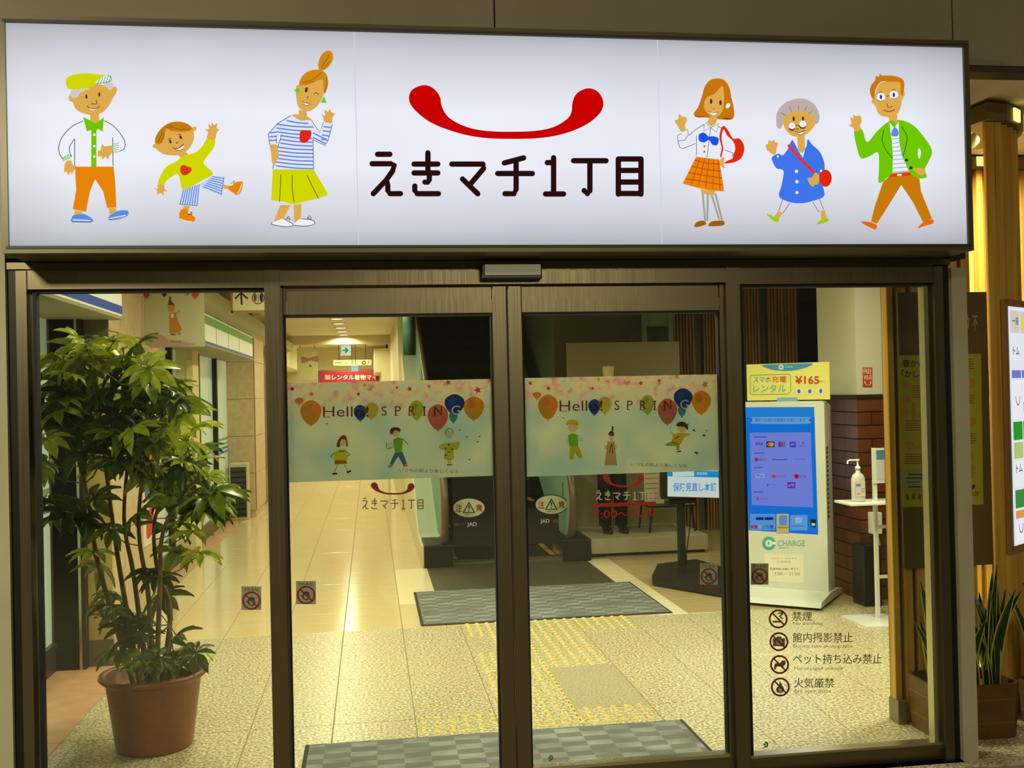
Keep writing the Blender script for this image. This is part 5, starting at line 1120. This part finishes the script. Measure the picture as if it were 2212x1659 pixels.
# ================================================================ WOOD COLUMN WITH POSTER BOARD (right of the doors)
wc = thing('wood_column', 'honey wood slatted column right of the doors carrying the poster board', 'column', (2.7, .55, 0))
MB().box(2.45, 2.87, .53, .56, 0, 2.86).build('backing', mat('column_backing', (92, 66, 24), .8), wc)
MB().bbox(2.435, 2.468, .477, .53, 0, 2.86, .004).build('post', WOOD, wc)
me = None
for k in range(6):
    if me is None: o = MB().bbox(-.022, .022, 0, .05, 0, 2.86, .004).build('slat', WOOD, wc); me = o.data
    else: o = link('slat', me, wc)
    o.matrix_parent_inverse = WM[wc].inverted(); o.location = (2.515+.066*k, .48, 0)
MB().bbox(2.962, 3.012, .477, .498, 0, 2.86, .004).build('post', WOOD, wc)
MB().bbox(2.43, 2.475, .45, .54, 0, .11, .003).build('metal_shoe', mat('shoe_steel', (130, 128, 110), .4, .6), wc)
pb = thing('poster_board', 'brown hanging board with a yellow housing poster on the wood column', 'poster board', (2.68, .45, .73))
pbb = MB().bbox(2.478, 2.935, .452, .475, .73, 2.035, .003).build('board', BOARDB, pb)
YP = front(.452); YC = (172, 160, 30)
d = Draw(YP, 1900, 600, 1, gap=.001)
d.p(YC, (38, 168), (219, 164), (224, 490), (46, 496))
c = (44, 40, 14); fnt = (110, 102, 30)
d.t(c, '豊かに暮らす', 49, 177, 150, 193, .016).t(c, '「かしい家」', 47, 199, 125, 216, .016)
for y0, y1, x0, x1 in ((232, 264, 70, 118), (308, 336, 54, 96), (380, 406, 54, 104), (175, 202, 180, 205), (254, 276, 184, 206), (336, 364, 184, 210), (404, 436, 186, 206)):
    d.lines(fnt, x0, x1, [y0+5*k for k in range(int((y1-y0)/5))], 1.6)
for x, y, r in ((58, 232, 7), (56, 264, 9), (52, 290, 7), (98, 274, 7), (92, 298, 9), (62, 362, 9), (82, 366, 6), (100, 386, 7), (195, 228, 10), (194, 312, 11), (192, 386, 9), (108, 420, 6)): d.s_((190, 132, 36), (x-r, y-r*.4), (x-r*.4, y-r), (x, y-r*.5), (x+r*.5, y-r), (x+r, y-r*.3), (x, y+r))
d.rect((178, 120, 30), 70, 270, 73, 306).s_((150, 150, 130), (52, 424), (60, 418), (106, 416), (112, 424), (112, 450), (104, 456), (60, 458), (52, 450)).rect((60, 56, 40), 60, 423, 102, 426).rect((60, 56, 40), 56, 431, 108, 434).rect((60, 56, 40), 56, 440, 86, 442).rect((60, 56, 40), 60, 450, 86, 453)
for k in range(5): d.s_((110, 84, 22), (55+13*k, 470), (58+13*k, 466), (61+13*k, 470), (60+13*k, 478), (56+13*k, 478))
d.s_((60, 50, 14), (188, 455), (196, 450), (202, 446), (204, 452), (196, 457)).t((70, 62, 16), 'かしいの家', 190, 460, 212, 472)
d.build('yellow_poster', pbb, label='yellow poster with black headline')
d = Draw(YP, 2030, 420, .205, gap=.001); d.t((176, 168, 130), '動', 250, 1262, 312, 1430, .006).t((176, 168, 130), '不', 340, 1275, 402, 1440, .006); d.build('reflected_lettering', pbb)  # mirror-order characters: a reflection painted onto the board
# slatted screen behind, papers, directory on the curved column
SY2 = 1.6
wd2 = thing('slat_screen', 'lit slatted wood screen seen between the poster board and the corner post', 'wood screen', (3.65, SY2, 0))
MB().box(3.40, 4.0, SY2+.06, SY2+.1, 0, 2.95).build('backing', mat('column_backing', (92, 66, 24), .8), wd2)
for k in range(8): MB().bbox(3.42+.07*k, 3.457+.07*k, SY2, SY2+.06, 0, 2.88, .004).build('slat', WOOD, wd2)
MB().bbox(3.38, 4.02, SY2-.04, SY2+.12, 2.88, 2.95, .006).build('cap', mat('cap_olive', (112, 100, 66), .5), wd2)
p, q = PY(2111, 357, SY2-.045), PY(2133, 336, SY2-.045)
MB().box(p.x, q.x, SY2-.046, SY2-.04, 2.89, 2.945).build('lamp_niche', emitm((255, 224, 110), 2.2), wd2)
pn = thing('notice_panel', 'tall strip of white, blue and green notices on the slatted screen', 'notice panel', (3.65, SY2-.03, .8))
NX0, NX1 = PY(2117, 900, SY2-.03).x, PY(2147, 900, SY2-.03).x
MB().bbox(NX0, NX1, SY2-.03, SY2-.002, .66, 1.99, .003).build('panel', mat('panel_wood', (206, 164, 84), .5), pn)
d = Draw(front(SY2-.03), 2030, 760, .205, gap=.001); d.rect((206, 196, 150), 425, 100, 545, 190).rect((56, 96, 156), 430, 195, 548, 325).rect((60, 130, 50), 430, 335, 548, 470).rect((226, 224, 206), 425, 478, 555, 1290).rect((140, 140, 120), 440, 772, 528, 850).rect((150, 146, 120), 450, 900, 530, 905).rect((60, 60, 50), 455, 1185, 530, 1195).rect((60, 60, 50), 455, 1222, 550, 1232).t((60, 60, 50), '100', 490, 505, 540, 530); d.build('notices', pn)
cc = thing('curved_column', 'curved slatted wood column with lamp niches at the far right', 'column', (3.2, .9, 0))
arc = [(3.035, .50), (3.095, .54), (3.155, .585), (3.21, .64), (3.26, .705), (3.30, .78), (3.33, .86), (3.352, .95)]
for (xa, ya) in arc: MB().bbox(xa-.018, xa+.018, ya-.018, ya+.03, 0, 2.86, .004).build('slat', WOOD, cc)
b = MB(); vs = [(x-.02, y+.03, z) for z in (0, 2.86) for x, y in arc]; n = len(arc); b.add(vs, [(i, i+1, n+i+1, n+i) for i in range(n-1)]); b.add([(x-.035, y+.045, z) for z in (0, 2.86) for x, y in arc], [(i, i+1, n+i+1, n+i) for i in range(n-1)]); b.build('backing', mat('column_backing', (92, 66, 24), .8), cc)
outer = [(2.95, .43)]+[(x+.03, y-.045) for x, y in arc]; inner = [(x-.10, y+.12) for x, y in arc][::-1]
MB().prism(outer+inner, 2.86, 2.94, 'z').build('cap', mat('cap_olive', (112, 100, 66), .5), cc)
for (xa, ya), (xb, yb) in ((arc[1], arc[2]), (arc[5], arc[6])):
    a, b_ = Vector((xa+.036, ya-.051, 0)), Vector((xb+.036, yb-.051, 0))
    MB().add([a+Vector((0, 0, 2.872)), b_+Vector((0, 0, 2.872)), b_+Vector((0, 0, 2.932)), a+Vector((0, 0, 2.932))]+[v+Vector((-.005, .008, z)) for v, z in ((a, 2.872), (b_, 2.872), (b_, 2.932), (a, 2.932))], [(0, 1, 2, 3), (7, 6, 5, 4), (0, 4, 5, 1), (1, 5, 6, 2), (2, 6, 7, 3), (3, 7, 4, 0)]).build('lamp_niche', emitm((255, 224, 110), 2.2), cc)
db = thing('directory_board', 'bright white shop directory board on the curved column at the right edge', 'directory board', (3.17, .55, .8))
A, B = Vector((3.03, .455, 0)), Vector((3.31, .655, 0)); DU = (B-A).normalized(); DP = Pl(A, DU, (0, 0, 1)); L_b = (B-A).length; dn = Vector((DU.y, -DU.x, 0))
def slab(P, u0, u1, z0, z1, d0, d1):
    q = [P.O+P.u*u+P.n*dd+Vector((0, 0, z)) for dd in (d0, d1) for u, z in ((u0, z0), (u1, z0), (u1, z1), (u0, z1))]
    return MB().add(q, [(0, 1, 2, 3), (7, 6, 5, 4), (0, 4, 5, 1), (1, 5, 6, 2), (2, 6, 7, 3), (3, 7, 4, 0)])
slab(DP, 0, L_b, .77, 2.0, -.02, 0).build('board_frame', WOODD, db)
lpn = slab(DP, .035, L_b, .81, 1.965, 0, .004).build('lit_panel', emitm((222, 228, 234), 1.0), db)
d = Draw(DP, metres=True, mode='emit', gap=.0045)
cols = [(206, 200, 190), (226, 230, 236), (110, 120, 206), (232, 234, 240), (40, 150, 40), (170, 200, 110), (230, 234, 236), (60, 140, 60), (214, 150, 80), (232, 234, 240)]
hs = [.12, .17, .05, .20, .10, .09, .14, .10, .05, .12]; z = 1.95
for c, h_ in zip(cols, hs):
    for k in range(3): d.rect(c, .045+.125*k, z-h_+.008, .16+.125*k, z-.004)
    z -= h_
K2 = (60, 60, 66)
for z_, tx in ((1.885, '一般'), (1.74, 'トム'), (1.17, 'トム')): d.t(K2, tx, .06, z_+.03, .14, z_-.01, .01)
for z_ in (1.50, .88): d.l((150, 40, 60), .006, (.08, z_+.03), (.085, z_), (.105, z_-.012), (.125, z_), (.13, z_+.03))
d.rect((226, 214, 40), .175, 1.85, .26, 1.92).rect((80, 90, 190), .175, 1.44, .26, 1.50)
d.build('directory_print', lpn)
# passage ceiling with its own downlights
o = MB().box(2.53, 6.0, -.03, 1.9, 2.96, 3.0).box(2.53, 6.0, 1.9, 1.95, 2.75, 3.0).box(2.50, 2.53, .08, 1.9, 2.75, 3.0).build('ceiling_passage', CEIL); tag(o, kind='structure')
for x, y, p, lab in ((3.13, .80, 60, 'round downlight beside the sign, nearer the dark bracket'), (3.40, 1.19, 40, 'larger looking round downlight above the slatted screen')):
    downlight(x, y, 2.96, .08, p, lab)
tag(MB().bbox(2.80, 2.945, .60, .72, 2.86, 2.958, .006).build('ceiling_bracket', mat('bracket_olive', (84, 78, 52), .5)), 'dark olive box bracket hanging under the passage ceiling beside the sign', 'bracket')
# ================================================================ CORRIDOR SIGNS
def hang(name, label, cat, x0, x1, z0, z1, Y, m, th=.03, rods=True, ztop=2.75):
    t = thing(name, label, cat, ((x0+x1)/2, Y, z0))
    MB().bbox(x0, x1, Y, Y+th, z0, z1, .004).build('panel', m, t)
    if rods:
        for x in (x0+.15*(x1-x0), x1-.15*(x1-x0)): MB().tube([(x, Y+th/2, z1-.002), (x, Y+th/2, ztop)], .006, 6).build('hanger', DARK, t)
    return t
t = hang('hanging_banner', 'pale spring banner with a kimono woman hanging behind the tree top', 'banner', -1.60, -1.18, 1.985, 2.46, 3.6, mat('banner_cloth', (186, 184, 150), .8), .004)
d = Draw(front(3.6), 290, 610, .1507, gap=.001)
for x, y, r, c in ((175, 180, 46, (190, 40, 24)), (430, 165, 36, (40, 46, 70)), (520, 135, 48, (206, 196, 90)), (760, 140, 40, (120, 140, 70)), (875, 170, 52, (190, 70, 50))): balloon(d, c, x, y, r, r*1.15)
d.s_((176, 146, 130), (190, 820), (260, 740), (400, 760), (520, 840), (700, 850), (880, 890), (600, 915), (190, 935))
d.s_((90, 46, 20), (490, 330), (500, 270), (510, 210), (530, 210), (530, 265), (570, 310), (575, 350), (540, 330)).s_((196, 130, 40), (490, 340), (540, 320), (575, 360), (560, 420), (500, 400)).p((190, 116, 24), (515, 440), (590, 430), (640, 580), (690, 680), (620, 720), (515, 720)).p((226, 214, 190), (525, 450), (570, 450), (560, 510), (530, 510)).l((120, 90, 50), 8, (590, 460), (650, 410)).l((90, 60, 30), 14, (530, 745), (590, 748)).l((90, 60, 30), 14, (630, 740), (670, 730))
d.t((130, 70, 60), 'Spring', 520, 820, 670, 870); d.build('banner_print', t)
t = hang('toilet_sign', 'ivory hanging sign with an up arrow and toilet symbol', 'sign', -1.16, -.45, 2.36, 2.70, 5.0, mat('ivory_sign', (226, 218, 170), .5, emit=.15), .05)
MB().box(-1.17, -.44, 4.995, 5.055, 2.345, 2.362).box(-1.175, -1.155, 4.995, 5.055, 2.345, 2.72).build('wood_edge', mat('sign_edge', (176, 142, 70), .5), t)
d = Draw(front(5.0), 290, 610, .1507, gap=.001); K2 = (34, 30, 22)
d.l(K2, 26, (1530, 150), (1542, 320)).l(K2, 26, (1445, 235), (1530, 150), (1625, 235), smooth=False).ring((60, 50, 40), 1776, 222, 84, 12).s_((150, 60, 40), (1735, 165), (1755, 190), (1750, 260), (1735, 270), (1715, 255), (1712, 190)).rect((90, 80, 60), 1772, 165, 1780, 285).s_((30, 40, 110), (1820, 160), (1842, 185), (1840, 250), (1822, 280), (1800, 250), (1798, 185)); d.build('arrow_print', t)
t = hang('exit_sign', 'green and white lit emergency exit sign with an arrow over the corridor', 'exit sign', -.60, -.385, 2.47, 2.69, 18.0, WHITEM, .06, True)
d = Draw(front(18.0), 600, 660, .12658, 'emit', gap=.002); d.rect((226, 250, 226), 1085, 680, 1250, 845).l((20, 170, 90), 22, (1105, 765), (1190, 765)).p((20, 170, 90), (1160, 715), (1215, 765), (1160, 815), (1140, 800), (1175, 765), (1140, 730)); d.build('sign_face', t)
t = hang('direction_sign', 'long cream direction sign with small symbols hanging in the corridor', 'sign', -.75, .05, 2.25, 2.37, 17.8, mat('cream_sign', (222, 210, 160), .5, emit=.1), .05)
d = Draw(front(17.8), 600, 660, .12658, gap=.002); d.l(K2, 10, (975, 975), (1095, 975)).rect((110, 100, 80), 1130, 960, 1200, 968).rect((110, 100, 80), 1130, 990, 1195, 998).ring((60, 50, 30), 1470, 975, 26, 16).l((90, 80, 50), 10, (1545, 995), (1550, 955), (1565, 950)); d.build('sign_print', t)
t = hang('small_lit_sign', 'small square bluish lit sign above the red shop sign', 'sign', -.37, -.27, 2.14, 2.26, 17.6, WHITEM, .03, True)
d = Draw(front(17.6), 600, 660, .12658, 'emit', gap=.002); d.rect((214, 236, 244), 1255, 1020, 1370, 1120).rect((110, 170, 210), 1285, 1050, 1310, 1060).rect((110, 170, 210), 1330, 1050, 1350, 1060); d.build('sign_face', t)
t = thing('red_shop_sign', 'red shop sign with white Japanese lettering at the corridor end', 'shop sign', (-.3, 19.4, 2.0))
MB().bbox(-1.1, .42, 19.4, 19.5, 1.9, 2.17, .006).build('sign_box', mat('sign_crimson', (158, 34, 52), .4, emit=.05), t)
MB().box(-1.16, -1.1, 19.4, 19.5, 1.9, 2.17).box(-1.16, .46, 19.42, 19.5, 2.17, 2.2).build('sign_frame', mat('sign_brown', (104, 70, 52), .5), t)
d = Draw(front(19.4), 600, 660, .12658, gap=.002); d.t((240, 214, 200), 'レンタル着物マイン', 925, 1178, 1800, 1270, .02).rect((216, 150, 140), 805, 1185, 900, 1265).rect((206, 140, 130), 1830, 1190, 1890, 1245); d.build('sign_lettering', t)
t = hang('corridor_banner', 'pale spring banner hanging left at the corridor end', 'banner', -1.44, -1.03, 1.95, 2.60, 17.0, mat('banner_cloth', (186, 184, 150), .8), .004)
d = Draw(front(17.0), 600, 660, .12658, gap=.002); d.s_((150, 110, 90), (410, 870), (520, 900), (680, 860), (690, 960), (560, 940), (420, 980)).s_((110, 80, 50), (530, 1040), (555, 1005), (580, 1040)).s_((196, 186, 60), (505, 1090), (560, 1060), (610, 1090), (600, 1130), (510, 1130)).rect((206, 150, 130), 620, 1260, 690, 1310); d.build('banner_print', t)
ac = thing('floor_air_unit', 'dark grilled floor standing air unit at the far end of the shopfronts', 'air unit', (-1.65, 10.0, 0))
MB().bbox(-1.86, -1.62, 9.82, 10.07, 0, .75, .008).build('case', mat('unit_beige', (196, 188, 150), .5), ac)
MB().box(-1.84, -1.64, 9.812, 9.82, .04, .70).build('grille', mat('grille_dark', (52, 54, 48), .6), ac)
for k in range(9): MB().box(-1.84, -1.64, 9.806, 9.812, .07+.07*k, .085+.07*k).build('louvre', DARK, ac)
ps = thing('post_poster', 'tall narrow ivory strip with dark lettering on the post between the shop windows', 'poster', (-1.70, 6.445, .6))
MB().box(-1.80, -1.745, 6.435, 6.449, .3, 2.0).build('strip', mat('strip_ivory', (232, 220, 160), .6), ps)
d = Draw(front(6.435), metres=True, gap=.001)
for k, ch in enumerate('いらっしゃい'): d.t((120, 84, 50), ch, -1.79, 1.60-.075*k, -1.755, 1.54-.075*k)
d.build('lettering', ps)
po = thing('colour_poster', 'red, white and blue poster on the pillar side half hidden by the tree', 'poster', (-1.63, 4.0, .8))
MB().box(-1.63, -1.622, 3.55, 4.15, .55, 1.30).build('sheet', mat('poster_white', (226, 220, 206), .6), po)
d = Draw(Pl((-1.622, 3.55, 0), (0, 1, 0), (0, 0, 1)), metres=True, gap=.001)
for c, q in (((206, 60, 40), ((.1, .6), (.35, .65), (.3, .8), (.12, .78))), ((226, 120, 100), ((.3, .85), (.5, .9), (.48, 1.05), (.32, 1.0))), ((80, 90, 160), ((.06, .9), (.2, .95), (.18, 1.2), (.05, 1.15))), ((206, 70, 50), ((.25, 1.1), (.45, 1.12), (.4, 1.25), (.26, 1.22)))): d.s_(c, *q)
d.build('poster_print', po)
# ================================================================ CONCOURSE OUTSIDE: ceiling and its lamps
o = MB().box(-6, 6, -10, -.08, 3.6, 3.7).build('ceiling_concourse', CEIL); tag(o, kind='structure')
for x, y, hx, hy, lab in ((-2.2, -3.2, .28, .28, 'square concourse ceiling lamp in front of the left wall'), (1.6, -7.5, 1.25, .18, 'long concourse ceiling lamp out in front of the doors')):
    t = thing('concourse_lamp', lab, 'ceiling light', (x, y, 3.33))
    MB().box(x-hx, x+hx, y-hy, y+hy, 3.34, 3.595).build('housing', WHITEM, t)
    MB().box(x-hx+.03, x+hx-.03, y-hy+.03, y+hy-.03, 3.33, 3.34).build('diffuser', emitm((255, 246, 214), 2), t)
t = thing('added_shaft_light', 'slim lamp on the dark wall beside the upper escalator run', 'lamp', (.41, 14.2, 3.28))  # unseen light added to brighten the teal escalator side
MB().box(.402, .425, 12.6, 15.8, 3.28, 3.34).build('lamp_body', WHITEM, t)
MB().box(.425, .43, 12.65, 15.75, 3.29, 3.33).build('lamp_tube', emitm((230, 250, 226), 3), t)
area('shaft_fill_light', (.44, 14.2, 3.31), (0, R(-90), 0), .04, 3, 34, (.86, 1, .84))
